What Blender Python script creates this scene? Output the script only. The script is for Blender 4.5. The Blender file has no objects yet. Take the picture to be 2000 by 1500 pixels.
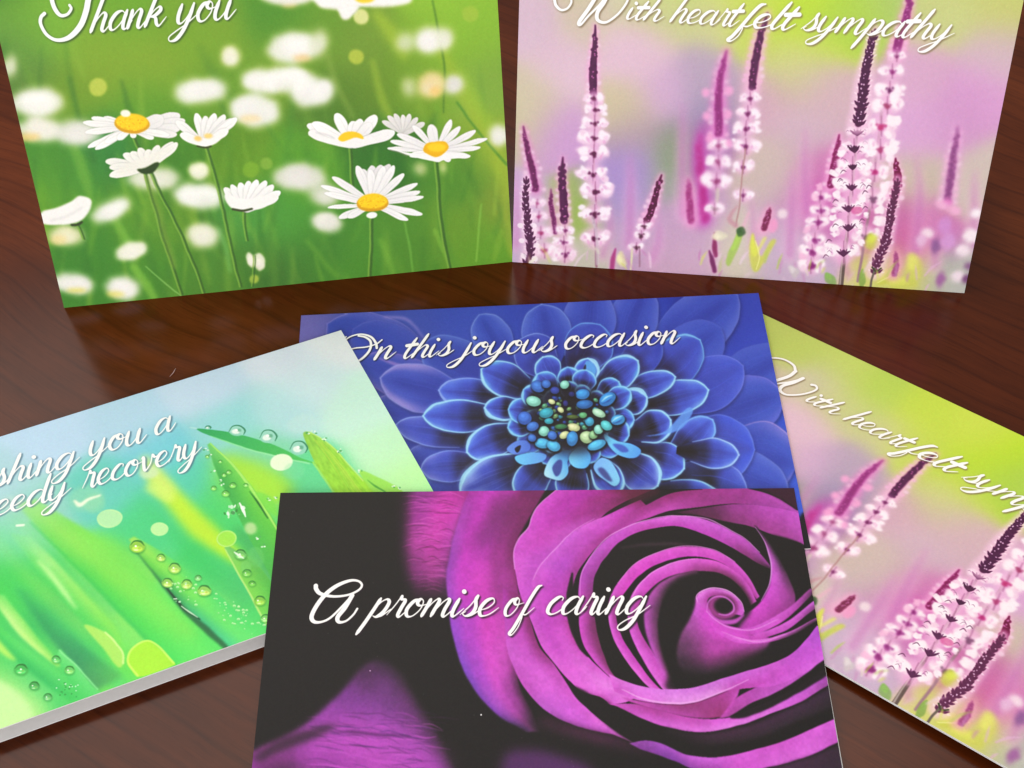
import bpy, math, random
import numpy as np
from mathutils import Matrix, Vector

# ------------------------------------------------------------------ camera
MM = 0.001
FPX, PITCH, ROLL, DIST, PCX, PCY = 2948.998, 0.904444, -0.025935, 512.275, 993.317, 1090.963
_fw = np.array([0.0, math.cos(PITCH), -math.sin(PITCH)])
_rt = np.array([1.0, 0.0, 0.0])
_up = np.cross(_rt, _fw)
RT = math.cos(ROLL) * _rt + math.sin(ROLL) * _up
UP = -math.sin(ROLL) * _rt + math.cos(ROLL) * _up
POS = -_fw * DIST                                           # millimetres

scene = bpy.context.scene
cam_data = bpy.data.cameras.new('camera')
cam = bpy.data.objects.new('camera', cam_data)
scene.collection.objects.link(cam)
cam.matrix_world = Matrix(((RT[0], UP[0], -_fw[0], POS[0] * MM), (RT[1], UP[1], -_fw[1], POS[1] * MM),
                           (RT[2], UP[2], -_fw[2], POS[2] * MM), (0, 0, 0, 1)))
cam_data.sensor_width = 36.0
cam_data.lens = FPX / 2000.0 * 36.0
cam_data.shift_x = (1000.0 - PCX) / 2000.0
cam_data.shift_y = (PCY - 750.0) / 2000.0
cam_data.clip_start, cam_data.clip_end = 0.01, 50.0
cam_data.dof.use_dof = False
scene.camera = cam

# ------------------------------------------------------------------ light: a soft indoor room
world = bpy.data.worlds.new('World'); scene.world = world; world.use_nodes = True
bg = world.node_tree.nodes['Background']
bg.inputs[0].default_value = (1.0, 0.985, 0.965, 1.0)
bg.inputs[1].default_value = 0.40

def area(name, loc, target, sx, sy, power, col):
    d = bpy.data.lights.new(name, 'AREA'); d.shape = 'RECTANGLE'; d.size = sx; d.size_y = sy
    d.energy = power; d.color = col
    o = bpy.data.objects.new(name, d); scene.collection.objects.link(o)
    o.location = loc
    o.rotation_euler = (Vector(target) - Vector(loc)).to_track_quat('-Z', 'Y').to_euler()
    return o
area('ceiling_panel_light', (-0.42, 1.2, 1.6), (-0.35, 1.0, 0), 2.0, 1.45, 27.0, (1.0, 0.92, 0.84))
area('added_key_light', (-0.35, -2.0, 0.8), (0.0, 0.05, 0.03), 1.5, 1.0, 38.0, (1.0, 0.99, 0.98))  # unseen lamp, added low in front to brighten the standing cards

vs = scene.view_settings
vs.view_transform = 'Standard'; vs.look = 'None'; vs.exposure = 0.1; vs.gamma = 1.0; vs.use_curve_mapping = False

# ------------------------------------------------------------------ where the cards stand (millimetres, radians)
W, H = 178.0, 127.0
#        x, y, z of the print's top-left corner, turn, tilt, bank
POSE = {
    'blue':  (-78.199, 122.243, 0.771, 0.016342, -0.0001, 0.015661),
    'green': (-225.804, 42.239, 2.473, 0.402224, -0.034172, -0.001832),
    'flat':  (99.196, 116.765, 1.329, -0.689794, 0.004358, 0.021387),
    'rose':  (-78.297, 25.437, 7.607, -0.006172, 0.004869, -0.018424),
    'daisy': (-176.538, 170.044, 120.787, 0.115189, 1.256368, 0.0003),
    'salvia': (10.421, 192.110, 120.127, -0.142294, 1.239989, -0.0003),
}
def axes(k):
    x, y, z, rot, tilt, bank = POSE[k]
    ex = np.array([math.cos(rot), math.sin(rot), 0.0]); ey0 = np.array([math.sin(rot), -math.cos(rot), 0.0])
    ey = math.cos(tilt) * ey0 - math.sin(tilt) * np.array([0, 0, 1.0])
    n = np.cross(ey, ex)
    ex = math.cos(bank) * ex + math.sin(bank) * n
    return np.array([x, y, z]), ex, ey, np.cross(ey, ex)

def sheet_uv(k, pts):
    """survey points seen on a card -> millimetres across and down its printed face"""
    O, ex, ey, n = axes(k)
    p = np.asarray(pts, float)
    d = _fw[None] + RT[None] * ((p[:, :1] - PCX) / FPX) - UP[None] * ((p[:, 1:2] - PCY) / FPX)
    t = ((O - POS) @ n) / (d @ n)
    q = POS + d * t[:, None] - O
    return np.stack([q @ ex, q @ ey], 1)

# ------------------------------------------------------------------ a small painter for the printed pictures
def catmull(pts, closed=False, n=8):
    p = np.asarray(pts, float)
    if len(p) < 3 and not closed:
        t = np.linspace(0, 1, n + 1)[:, None]
        return p[0] * (1 - t) + p[1] * t if len(p) == 2 else p
    q = np.vstack([p[-1:], p, p[:2]]) if closed else np.vstack([2 * p[:1] - p[1:2], p, 2 * p[-1:] - p[-2:-1]])
    t = np.linspace(0, 1, n, endpoint=False)[:, None]
    out = []
    for i in range(len(q) - 3):
        a, b, c, d = q[i:i + 4]
        out.append(0.5 * ((2 * b) + (c - a) * t + (2 * a - 5 * b + 4 * c - d) * t * t + (3 * b - a - 3 * c + d) * t ** 3))
    out = np.vstack(out)
    return out if closed else np.vstack([out, p[-1:]])

def resample(p, n):
    s = np.r_[0, np.cumsum(np.hypot(*np.diff(p, axis=0).T))]
    t = np.linspace(0, s[-1], n)
    return np.stack([np.interp(t, s, p[:, 0]), np.interp(t, s, p[:, 1])], 1)

def blur(a, s):
    if s < 0.3: return a
    r = max(1, int(3 * s + 0.5))
    if s <= 4:
        k = np.exp(-0.5 * (np.arange(-r, r + 1) / s) ** 2); k /= k.sum()
        for ax in (0, 1):
            pad = [(0, 0)] * a.ndim; pad[ax] = (r, r)
            b = np.pad(a, pad, mode='edge'); o = np.zeros_like(a)
            for i, w in enumerate(k):
                o += w * (b[i:i + a.shape[0]] if ax == 0 else b[:, i:i + a.shape[1]])
            a = o
        return a
    m = max(1, int(round(math.sqrt(4 * s * s + 1) / 2 - 0.5)))          # three box passes
    for _ in range(3):
        for ax in (0, 1):
            pad = [(0, 0)] * a.ndim; pad[ax] = (m + 1, m)
            c = np.cumsum(np.pad(a, pad, mode='edge'), axis=ax)
            a = ((c[2 * m + 1:] - c[:-2 * m - 1]) if ax == 0 else (c[:, 2 * m + 1:] - c[:, :-2 * m - 1])) / (2 * m + 1)
    return a

def upsample(g, h, w):
    gh, gw = g.shape[:2]
    y = np.linspace(0, gh - 1, h); x = np.linspace(0, gw - 1, w)
    y0 = np.minimum(y.astype(int), gh - 2); x0 = np.minimum(x.astype(int), gw - 2)
    fy = y - y0; fx = x - x0
    fy = fy * fy * (3 - 2 * fy); fx = fx * fx * (3 - 2 * fx)
    sh = (1,) * (g.ndim - 2)
    fy = fy.reshape(-1, 1, *sh); fx = fx.reshape(1, -1, *sh)
    r0, r1 = g[y0], g[y0 + 1]
    return (r0[:, x0] * (1 - fx) + r0[:, x0 + 1] * fx) * (1 - fy) + (r1[:, x0] * (1 - fx) + r1[:, x0 + 1] * fx) * fy

class Print:
    def __init__(self, key, wpx, hpx, seed):
        self.key, self.w, self.h = key, wpx, hpx
        self.img = np.zeros((hpx, wpx, 3), np.float32)
        self.rng = np.random.default_rng(seed)
        c = sheet_uv(key, [(1000, 700), (1010, 700)])
        self.k = math.hypot((c[1, 0] - c[0, 0]) * wpx / W, (c[1, 1] - c[0, 1]) * hpx / H) / 10.0   # print pixels per survey unit

    def P(self, pts, key=None):
        q = sheet_uv(key or self.key, pts)
        return q * np.array([self.w / W, self.h / H])

    def noise(self, cell):
        return upsample(self.rng.random((max(2, int(self.h / cell) + 2), max(2, int(self.w / cell) + 2))), self.h, self.w)

    def field(self, pts, sigma):
        """soft colour ground through colour samples"""
        q = np.vstack([self.P([p[:2]], p[3] if len(p) > 3 else None) for p in pts]); col = np.array([p[2] for p in pts], float)
        gh, gw = max(8, self.h // 10), max(8, self.w // 10)
        yy, xx = np.mgrid[0:gh, 0:gw]
        xx = xx * (self.w / (gw - 1)); yy = yy * (self.h / (gh - 1))
        s = sigma * self.k
        d2 = (xx[..., None] - q[:, 0]) ** 2 + (yy[..., None] - q[:, 1]) ** 2
        wgt = np.exp(-d2 / (2 * s * s)) + 1e-3 / (1 + d2 / (s * s)) ** 2
        g = (wgt @ col) / wgt.sum(-1)[..., None]
        self.img[:] = upsample(g, self.h, self.w)

    def _box(self, q, m):
        x0 = max(0, int(q[:, 0].min() - m)); x1 = min(self.w, int(q[:, 0].max() + m) + 2)
        y0 = max(0, int(q[:, 1].min() - m)); y1 = min(self.h, int(q[:, 1].max() + m) + 2)
        return x0, y0, x1, y1

    def _comp(self, box, mask, col, alpha=1.0, grad=None, tex=None):
        x0, y0, x1, y1 = box
        if grad is not None:
            (pa, ca), (pb, cb) = grad
            a, b = self.P([pa, pb]); d = b - a
            yy, xx = np.mgrid[y0:y1, x0:x1]
            t = np.clip(((xx - a[0]) * d[0] + (yy - a[1]) * d[1]) / (d @ d), 0, 1)[..., None]
            col = np.array(ca, float) * (1 - t) + np.array(cb, float) * t
        col = np.asarray(col, np.float32)
        if tex is not None: col = col * tex[y0:y1, x0:x1, None]
        m = (mask * alpha)[..., None].astype(np.float32)
        self.img[y0:y1, x0:x1] = self.img[y0:y1, x0:x1] * (1 - m) + col * m

    def _poly(self, q, box):
        x0, y0, x1, y1 = box
        acc = np.zeros((y1 - y0, x1 - x0))
        X = np.arange(x0, x1) + 0.5
        for i in range(len(q)):
            xa, ya = q[i]; xb, yb = q[(i + 1) % len(q)]
            if ya == yb: continue
            s = 1.0 if yb > ya else -1.0
            lo, hi = min(ya, yb), max(ya, yb)
            r0 = max(y0, int(math.ceil(lo - 0.5))); r1 = min(y1, int(math.ceil(hi - 0.5)))
            if r1 <= r0: continue
            yr = np.arange(r0, r1) + 0.5
            xs = xa + (yr - ya) * (xb - xa) / (yb - ya)
            acc[r0 - y0:r1 - y0] += s * np.clip(X[None] - xs[:, None] + 0.5, 0, 1)
        return np.clip(np.abs(acc), 0, 1)

    def fill(self, pts, col=None, soft=0.5, alpha=1.0, grad=None, smooth=True, tex=None, mapped=False, n=7):
        q = np.asarray(pts, float) if mapped else self.P(pts)
        if smooth: q = catmull(q, True, n)
        s = max(0.55, soft * self.k)
        box = self._box(q, 3 * s + 2)
        if box[2] <= box[0] or box[3] <= box[1]: return
        self._comp(box, blur(self._poly(q, box), s), col, alpha, grad, tex)

    def blob(self, cx, cy, rx, ry, col, ang=0, soft=0.6, alpha=1.0, grad=None, tex=None):
        t = np.linspace(0, 2 * math.pi, 28, endpoint=False); a = math.radians(ang)
        x = rx * np.cos(t); y = ry * np.sin(t)
        self.fill(np.stack([cx + x * math.cos(a) - y * math.sin(a), cy + x * math.sin(a) + y * math.cos(a)], 1), col, soft, alpha, grad, False, tex)

    def capsules(self, q, r, box):
        x0, y0, x1, y1 = box
        m = np.zeros((y1 - y0, x1 - x0), np.float32)
        for i in range(len(q) - 1):
            a, b = q[i], q[i + 1]; ra, rb = r[i], r[i + 1]
            R = max(ra, rb) + 1.5
            bx0 = max(x0, int(min(a[0], b[0]) - R)); bx1 = min(x1, int(max(a[0], b[0]) + R) + 2)
            by0 = max(y0, int(min(a[1], b[1]) - R)); by1 = min(y1, int(max(a[1], b[1]) + R) + 2)
            if bx1 <= bx0 or by1 <= by0: continue
            X = np.arange(bx0, bx1)[None] + 0.5; Y = np.arange(by0, by1)[:, None] + 0.5
            d = b - a; L = d @ d + 1e-9
            t = np.clip(((X - a[0]) * d[0] + (Y - a[1]) * d[1]) / L, 0, 1)
            dist = np.hypot(X - a[0] - t * d[0], Y - a[1] - t * d[1]) - (ra + (rb - ra) * t)
            v = np.clip(0.5 - dist, 0, 1)
            s = m[by0 - y0:by1 - y0, bx0 - x0:bx1 - x0]
            np.maximum(s, v, out=s)
        return m

    def stroke(self, pts, w, col, soft=0.4, alpha=1.0, smooth=True, n=8, mapped=False, grad=None, tex=None):
        q = np.asarray(pts, float) if mapped else self.P(pts)
        if smooth: q = catmull(q, False, n)
        wl = np.atleast_1d(np.asarray(w, float)) * self.k / 2
        r = np.interp(np.linspace(0, 1, len(q)), np.linspace(0, 1, len(wl)), wl) if len(wl) > 1 else np.full(len(q), wl[0])
        s = soft * self.k
        box = self._box(q, r.max() + 3 * s + 3)
        if box[2] <= box[0] or box[3] <= box[1]: return
        self._comp(box, blur(self.capsules(q, r, box), s), col, alpha, grad, tex)

    def ribbon(self, A, B, grid, soft=0.6, alpha=1.0, tex=None):
        """sheet ruled between two curves, coloured by a grid (rows along the curves, columns across)"""
        a = catmull(self.P(A), False, 10); b = catmull(self.P(B), False, 10)
        L = max(np.hypot(*np.diff(a, axis=0).T).sum(), np.hypot(*np.diff(b, axis=0).T).sum())
        n = int(min(1600, max(16, L * 1.3)))
        a = resample(a, n); b = resample(b, n)
        m = int(min(700, max(8, np.hypot(*(a - b).T).max() * 1.3)))
        s = max(0.55, soft * self.k)
        poly = np.vstack([a, b[::-1]])
        box = self._box(poly, 3 * s + 2); x0, y0, x1, y1 = box
        if x1 <= x0 or y1 <= y0: return
        t = np.linspace(0, 1, m)
        pts = a[:, None] * (1 - t)[None, :, None] + b[:, None] * t[None, :, None]
        g = np.array(grid, float)
        if g.ndim == 2: g = g[None]
        if g.shape[0] == 1: g = np.repeat(g, 2, 0)
        col = upsample(g, n, m)
        ix = pts[..., 0].astype(int) - x0; iy = pts[..., 1].astype(int) - y0
        ok = (ix >= 0) & (iy >= 0) & (ix < x1 - x0) & (iy < y1 - y0)
        idx = (iy * (x1 - x0) + ix)[ok]; N = (x1 - x0) * (y1 - y0)
        wt = np.bincount(idx, minlength=N).astype(float)
        ch = [np.bincount(idx, col[..., c][ok], N) for c in range(3)]
        sh = (y1 - y0, x1 - x0)
        wt = wt.reshape(sh); C = np.stack([c.reshape(sh) for c in ch], -1)
        cov = (wt > 0).astype(float)
        C = C / np.maximum(wt, 1)[..., None]
        Cb = blur(C, 1.2 + s); cb = blur(cov, 1.2 + s)
        Cb = Cb / np.maximum(cb, 1e-4)[..., None]
        if s > 3:
            C2 = blur(C, 2.5 * s); c2 = blur(cov, 2.5 * s); Cb = np.where((cb < 0.02)[..., None], C2 / np.maximum(c2, 1e-4)[..., None], Cb)
        self._comp(box, blur(self._poly(poly, box), s), Cb, alpha, None, tex)

    def develop(self, warp=1.0, mottle=.022, sharp=.3, curve=.03, sat=1.0, tint=(1, 1, 1)):
        """the unevenness, sharpening and contrast of a photographic print"""
        a = warp * self.k
        dx = (self.noise(70) - .5) * 2.6 * a + (self.noise(22) - .5) * .9 * a
        dy = (self.noise(70) - .5) * 2.6 * a + (self.noise(22) - .5) * .9 * a
        yy, xx = np.mgrid[0:self.h, 0:self.w].astype(np.float32)
        x = np.clip(xx + dx, 0, self.w - 1.001); y = np.clip(yy + dy, 0, self.h - 1.001)
        x0 = x.astype(int); y0 = y.astype(int); fx = (x - x0)[..., None]; fy = (y - y0)[..., None]
        im = self.img
        im = (im[y0, x0] * (1 - fx) + im[y0, x0 + 1] * fx) * (1 - fy) + (im[y0 + 1, x0] * (1 - fx) + im[y0 + 1, x0 + 1] * fx) * fy
        im = im * (1 + mottle * ((self.noise(90) - .5) + .6 * (self.noise(7) - .5)))[..., None]
        im = im + sharp * (im - blur(im, 1.5 * self.k))
        im = np.clip(im * np.array(tint), 0, 255) / 255.0
        im = im - curve * np.sin(2 * math.pi * im)
        g = im.mean(-1, keepdims=True)
        self.img[:] = np.clip(g + (im - g) * sat, 0, 1) * 255.0

    def image(self, name, grain=1.3):
        g = blur(self.rng.normal(0, 1, (self.h, self.w)), 0.9); g /= g.std()
        c = blur(self.rng.normal(0, 1, (self.h, self.w, 3)), 1.6); c /= c.std()
        px = np.clip(self.img + g[..., None] * grain + c * grain * 0.7, 3, 250) / 255.0
        im = bpy.data.images.new(name, self.w, self.h, alpha=False, float_buffer=False)
        out = np.ones((self.h, self.w, 4), np.float32); out[..., :3] = px[::-1]
        im.pixels.foreach_set(out.ravel()); im.update(); im.pack()
        return im

# ------------------------------------------------------------------ script lettering, drawn with a pen
GL = {
 'a': (0.98, [[(.74, .84), (.55, 1.0), (.28, .88), (.07, .46), (.12, .08), (.3, .02), (.54, .26), (.72, .62), (.8, .94)], [(.82, 1.02), (.73, .5), (.74, .1), (.86, .0), (1.02, .18), (1.16, .44)]]),
 'c': (0.72, [[(.6, .78), (.6, .95), (.4, .99), (.12, .62), (.08, .18), (.28, .0), (.55, .1), (.86, .44)]]),
 'd': (1.0, [[(.74, .84), (.55, 1.0), (.28, .88), (.07, .46), (.12, .08), (.3, .02), (.54, .26), (.74, .66)], [(.96, 1.95), (.82, 1.1), (.74, .4), (.76, .06), (.9, .02), (1.16, .44)]]),
 'e': (0.74, [[(.0, .3), (.38, .46), (.58, .76), (.46, 1.0), (.2, .86), (.05, .42), (.16, .06), (.36, .0), (.62, .14), (.88, .46)]]),
 'f': (0.66, [[(.78, 1.72), (.6, 1.6), (.42, 1.0), (.24, .1), (.06, -.7), (-.06, -1.0), (.1, -1.08), (.28, -.7), (.32, -.2), (.3, .04), (.5, .06), (.82, .44)]]),
 'g': (0.98, [[(.74, .84), (.55, 1.0), (.28, .88), (.07, .46), (.12, .08), (.3, .02), (.54, .26), (.74, .66)], [(.82, 1.0), (.72, .4), (.56, -.36), (.3, -.82), (.02, -.9), (-.08, -.68), (.2, -.36), (.66, -.06), (1.14, .48)]]),
 'h': (0.9, [[(.42, 1.95), (.28, 1.25), (.12, .5), (.02, .0)], [(.06, .22), (.3, .74), (.52, 1.0), (.66, .86), (.6, .45), (.58, .1), (.72, .0), (1.02, .44)]]),
 'i': (0.46, [[(.12, 1.0), (.05, .45), (.07, .08), (.2, .0), (.5, .44)], [(.2, 1.42), (.215, 1.4)]]),
 'j': (0.46, [[(.2, 1.0), (.12, .3), (-.02, -.4), (-.26, -.84), (-.54, -.88), (-.6, -.66), (-.3, -.36), (.12, -.04), (.5, .44)], [(.28, 1.42), (.295, 1.4)]]),
 'k': (0.94, [[(.42, 1.95), (.28, 1.25), (.12, .5), (.02, .0)], [(.06, .26), (.34, .82), (.6, 1.02), (.68, .84), (.46, .58), (.2, .5)], [(.24, .54), (.48, .44), (.6, .1), (.76, .0), (1.04, .44)]]),
 'l': (0.46, [[(.4, 1.95), (.24, 1.2), (.08, .4), (.1, .06), (.24, .0), (.52, .44)]]),
 'm': (1.3, [[(.12, 1.0), (.07, .5), (.0, .0)], [(.03, .22), (.25, .76), (.44, 1.0), (.54, .86), (.48, .4), (.43, .0)], [(.46, .22), (.7, .76), (.9, 1.0), (1.0, .86), (.94, .4), (.95, .06), (1.08, .0), (1.36, .44)]]),
 'n': (0.86, [[(.12, 1.0), (.07, .5), (.0, .0)], [(.03, .22), (.26, .76), (.46, 1.0), (.58, .86), (.52, .4), (.52, .06), (.66, .0), (.94, .44)]]),
 'o': (0.84, [[(.48, 1.0), (.22, .88), (.05, .42), (.18, .03), (.44, .04), (.66, .42), (.66, .84), (.5, 1.0), (.4, .82), (.56, .62), (.96, .72)]]),
 'p': (0.86, [[(.24, 1.06), (.15, .5), (.0, -.3), (-.16, -.98)], [(.08, .24), (.3, .8), (.54, 1.0), (.7, .8), (.62, .28), (.4, .0), (.2, .06)], [(.4, .0), (.62, .06), (.92, .44)]]),
 'r': (0.74, [[(-.02, .1), (.18, .7), (.3, 1.18), (.34, 1.0), (.54, .94), (.5, .5), (.48, .1), (.6, .0), (.86, .44)]]),
 's': (0.74, [[(-.02, .08), (.28, .6), (.46, 1.16), (.44, .92), (.56, .5), (.5, .14), (.26, .0), (.08, .14), (.18, .26)], [(.26, .0), (.54, .06), (.86, .44)]]),
 't': (0.48, [[(.34, 1.65), (.2, 1.0), (.08, .4), (.1, .06), (.24, .0), (.54, .44)], [(-.04, 1.04), (.5, 1.12)]]),
 'u': (0.92, [[(.12, 1.0), (.04, .42), (.1, .05), (.28, .02), (.52, .4), (.66, 1.0)], [(.66, 1.0), (.58, .42), (.6, .06), (.74, .0), (1.02, .44)]]),
 'v': (0.82, [[(.02, .9), (.14, .98), (.18, .42), (.28, .0), (.54, .4), (.62, .98), (.74, .78), (.96, .82)]]),
 'y': (0.92, [[(.12, 1.0), (.04, .42), (.1, .05), (.28, .02), (.52, .4), (.66, 1.0)], [(.68, 1.0), (.58, .3), (.4, -.4), (.14, -.84), (-.14, -.9), (-.22, -.68), (.06, -.4), (.5, -.06), (1.02, .48)]]),
}
def pen_strokes(strokes, thick, thin):
    out = []
    for st in strokes:
        q = catmull(np.array(st, float), False, 9)
        d = np.gradient(q, axis=0); L = np.hypot(*d.T) + 1e-9
        t = np.clip(-d[:, 1] / L * 0.5 + 0.5, 0, 1); t = np.clip((t - 0.35) / 0.55, 0, 1)
        w = thin + (thick - thin) * t * t * (3 - 2 * t)
        w = np.convolve(np.pad(w, 4, mode='edge'), np.ones(9) / 9, 'valid')
        if len(st) > 2:
            e = np.linspace(0, 1, len(q)); w = w * np.clip(0.55 + 6 * np.minimum(e, 1 - e), 0, 1)
        else: w = np.full(len(q), thick * 1.25)
        out.append((q, w))
    return out

def write_word(pr, mask, word, p0, p1, xh, slant=0.38, thick=0.185, thin=0.065, key=None):
    """one word on a baseline from p0 to p1 with x-height xh (survey units)"""
    a, b = pr.P([p0, p1], key); d = b - a; L = math.hypot(*d)
    ux = d / L
    adv = sum(GL[c][0] for c in word) + 0.1
    sx = L / adv
    c0, c1 = pr.P([p0, (p0[0], p0[1] - xh)], key); sy = math.hypot(*(c1 - c0))
    uy = np.array([0.0, -1.0])
    x = 0.0
    for c in word:
        w_, strokes = GL[c]
        for q, w in pen_strokes(strokes, thick, thin):
            X = (q[:, 0] + x) * sx + q[:, 1] * slant * sy
            pts = a + X[:, None] * ux + (q[:, 1] * sy)[:, None] * uy
            r = w * 0.5 * (0.5 * (sx + sy))
            box = pr._box(pts, r.max() + 3)
            if box[2] > box[0] and box[3] > box[1]:
                m = pr.capsules(pts, r, box); s = mask[box[1]:box[3], box[0]:box[2]]
                np.maximum(s, m, out=s)
        x += w_

def pen_path(pr, mask, pts, thick, thin, key=None):
    """a free flourish given point by point"""
    q = catmull(pr.P(pts, key), False, 12)
    d = np.gradient(q, axis=0); L = np.hypot(*d.T) + 1e-9
    t = np.clip((d[:, 1] / L * 0.5 + 0.5 - 0.4) / 0.5, 0, 1); t = t * t * (3 - 2 * t)
    r = (thin + (thick - thin) * t) * pr.k / 2
    r = np.convolve(np.pad(r, 8, mode='edge'), np.ones(17) / 17, 'valid')
    box = pr._box(q, r.max() + 3)
    if box[2] > box[0] and box[3] > box[1]:
        m = pr.capsules(q, r, box); s = mask[box[1]:box[3], box[0]:box[2]]
        np.maximum(s, m, out=s)

def lay_letters(pr, mask, shade, off=2.2, strength=0.75, **kw):
    pr.develop(**kw)
    o = max(1, int(round(off * pr.k)))
    sh = np.zeros_like(mask); sh[o:, o:] = mask[:-o, :-o]
    sh = blur(sh, 1.1 * pr.k)
    pr.img[:] = pr.img * (1 - strength * sh[..., None]) + np.array(shade, np.float32) * (strength * sh[..., None])
    halo = blur(mask, 2.2 * pr.k) * 0.35
    pr.img[:] = pr.img * (1 - halo[..., None]) + np.array(shade, np.float32) * halo[..., None]
    m = mask[..., None]
    pr.img[:] = pr.img * (1 - m) + np.array((252, 251, 249), np.float32) * m

# ------------------------------------------------------------------ print: daisies in a meadow
def paint_daisy():
    pr = Print('daisy', 1424, 1016, 11); rng = pr.rng
    pr.field([(60, 30, (112, 160, 52)), (110, 40, (124, 176, 60)), (30, 80, (104, 150, 66)), (200, 80, (124, 160, 50)), (300, 130, (130, 160, 52)),
              (40, 140, (92, 128, 60)), (190, 110, (126, 156, 50)), (120, 190, (114, 150, 46)), (420, 60, (120, 156, 50)), (300, 200, (98, 148, 46)),
              (450, 180, (108, 150, 50)), (560, 120, (118, 154, 50)), (700, 100, (118, 150, 58)), (620, 60, (108, 150, 50)), (540, 30, (84, 140, 46)),
              (850, 100, (130, 170, 56)), (940, 60, (132, 176, 60)), (900, 30, (140, 186, 62)), (960, 150, (128, 164, 70)), (960, 300, (136, 164, 60)),
              (800, 150, (114, 150, 50)), (700, 180, (102, 134, 46)), (650, 200, (84, 124, 46)), (80, 300, (74, 134, 50)), (120, 330, (84, 140, 50)),
              (150, 350, (80, 140, 56)), (250, 420, (94, 144, 50)), (80, 390, (110, 160, 50)), (330, 450, (94, 138, 46)), (180, 470, (70, 130, 50)),
              (300, 500, (80, 136, 50)), (560, 440, (84, 150, 60)), (620, 480, (74, 128, 50)), (540, 500, (70, 116, 50)), (700, 500, (80, 136, 50)),
              (800, 480, (86, 136, 50)), (900, 450, (106, 146, 50)), (950, 480, (100, 150, 50)), (980, 400, (128, 150, 60)), (900, 350, (84, 134, 50)),
              (600, 330, (94, 150, 50)), (500, 420, (84, 146, 68)), (740, 300, (62, 116, 46)), (460, 300, (98, 140, 40)), (420, 520, (82, 130, 50)),
              (190, 300, (60, 128, 66)), (330, 300, (76, 130, 44)), (230, 20, (110, 160, 44)), (350, 60, (118, 158, 46)), (0, -60, (70, 120, 40)), (500, -90, (110, 160, 50))], 34)
    # out-of-focus grass
    for i in range(260):
        x = rng.uniform(0, 1000); y = rng.uniform(60, 600); L = rng.uniform(50, 190); lean = rng.normal(0.12, 0.16) if x < 640 else rng.normal(0.05, 0.22)
        if y < 250 and rng.random() < 0.6: continue
        c = [(150, 182, 74), (118, 166, 60), (60, 116, 44), (78, 136, 56), (54, 104, 46), (134, 172, 66)][rng.integers(6)]
        pr.stroke([(x, y), (x + lean * L * 0.5, y + L * 0.5), (x + lean * L * 1.25, y + L)], [rng.uniform(2, 5), rng.uniform(5, 15), rng.uniform(4, 10)], c, rng.uniform(2.0, 6), rng.uniform(0.12, 0.4), n=4)
    for pts, w, c, s, a in [([(860, 90), (905, 180), (950, 260), (1000, 380)], [10, 26, 26, 30], (158, 182, 62), 6, .6), ([(735, 25), (760, 60), (790, 110)], [16, 24, 14], (158, 186, 62), 6, .7),
                            ([(728, 120), (742, 180), (760, 225)], [10, 14, 12], (150, 178, 66), 4, .6), ([(640, 110), (655, 160), (690, 230)], [8, 10, 6], (140, 166, 84), 4, .5),
                            ([(845, 0), (856, 60), (868, 130), (866, 220)], [3, 4, 4, 3], (84, 122, 44), 1.4, .7), ([(893, 200), (940, 265), (1000, 330)], [4, 4, 5], (76, 130, 52), 1.6, .7),
                            ([(900, 140), (925, 190), (965, 260)], [16, 20, 16], (146, 184, 64), 6, .5), ([(145, 290), (165, 340), (180, 400)], [18, 20, 10], (112, 164, 68), 4, .7),
                            ([(225, 430), (250, 475), (262, 500)], [14, 16, 8], (124, 176, 74), 4, .7), ([(260, 520), (285, 555), (300, 580)], [14, 16, 14], (122, 176, 72), 3, .8),
                            ([(285, 520), (330, 560), (355, 580)], [2, 3, 3], (140, 190, 110), 1, .7), ([(428, 450), (440, 480), (450, 530)], [8, 10, 6], (110, 170, 96), 3, .6),
                            ([(985, 380), (990, 440), (1000, 500)], [10, 14, 10], (150, 170, 66), 4, .6), ([(940, 400), (935, 450), (930, 510)], [3, 4, 3], (132, 182, 80), 1.2, .7),
                            ([(850, 450), (862, 480), (880, 522)], [8, 9, 4], (128, 176, 70), 2, .6), ([(790, 430), (800, 480), (806, 530)], [3, 4, 3], (120, 176, 80), 1.4, .6),
                            ([(600, 470), (640, 520), (660, 540)], [8, 10, 8], (108, 158, 60), 3, .5), ([(745, 470), (760, 510), (770, 540)], [10, 12, 10], (120, 168, 66), 3, .6)]:
        pr.stroke(pts, w, c, s, a)
    # blurred blooms
    wht = (245, 244, 244)
    def soft_bloom(cx, cy, rx, ry, ang=0, col=wht, soft=5, lobes=0, alpha=.96):
        n = 26; t = np.linspace(0, 2 * math.pi, n, endpoint=False)
        j = 1 + 0.05 * np.sin(t * rng.integers(6, 10) + rng.uniform(0, 6)) + 0.05 * np.sin(t * 2 + rng.uniform(0, 6)) + rng.normal(0, 0.02, n)
        a = math.radians(ang); x = rx * np.cos(t) * j; y = ry * np.sin(t) * j
        pts = np.stack([cx + x * math.cos(a) - y * math.sin(a), cy + x * math.sin(a) + y * math.cos(a)], 1)
        pr.fill(pts, col, soft * 1.25, alpha * .9)
        for k in range(3):
            ox, oy = rng.uniform(-.4, .4) * rx, rng.uniform(-.35, .3) * ry
            pr.blob(cx + ox, cy + oy, rx * rng.uniform(.35, .6), ry * rng.uniform(.4, .65), np.minimum(np.array(col) * rng.uniform(.95, 1.04), 250), ang, soft, .6)
        pr.fill(np.stack([cx - rx * .1 + x * .55, cy + ry * .25 + y * .35], 1), (226, 224, 222), soft, .35)
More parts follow.
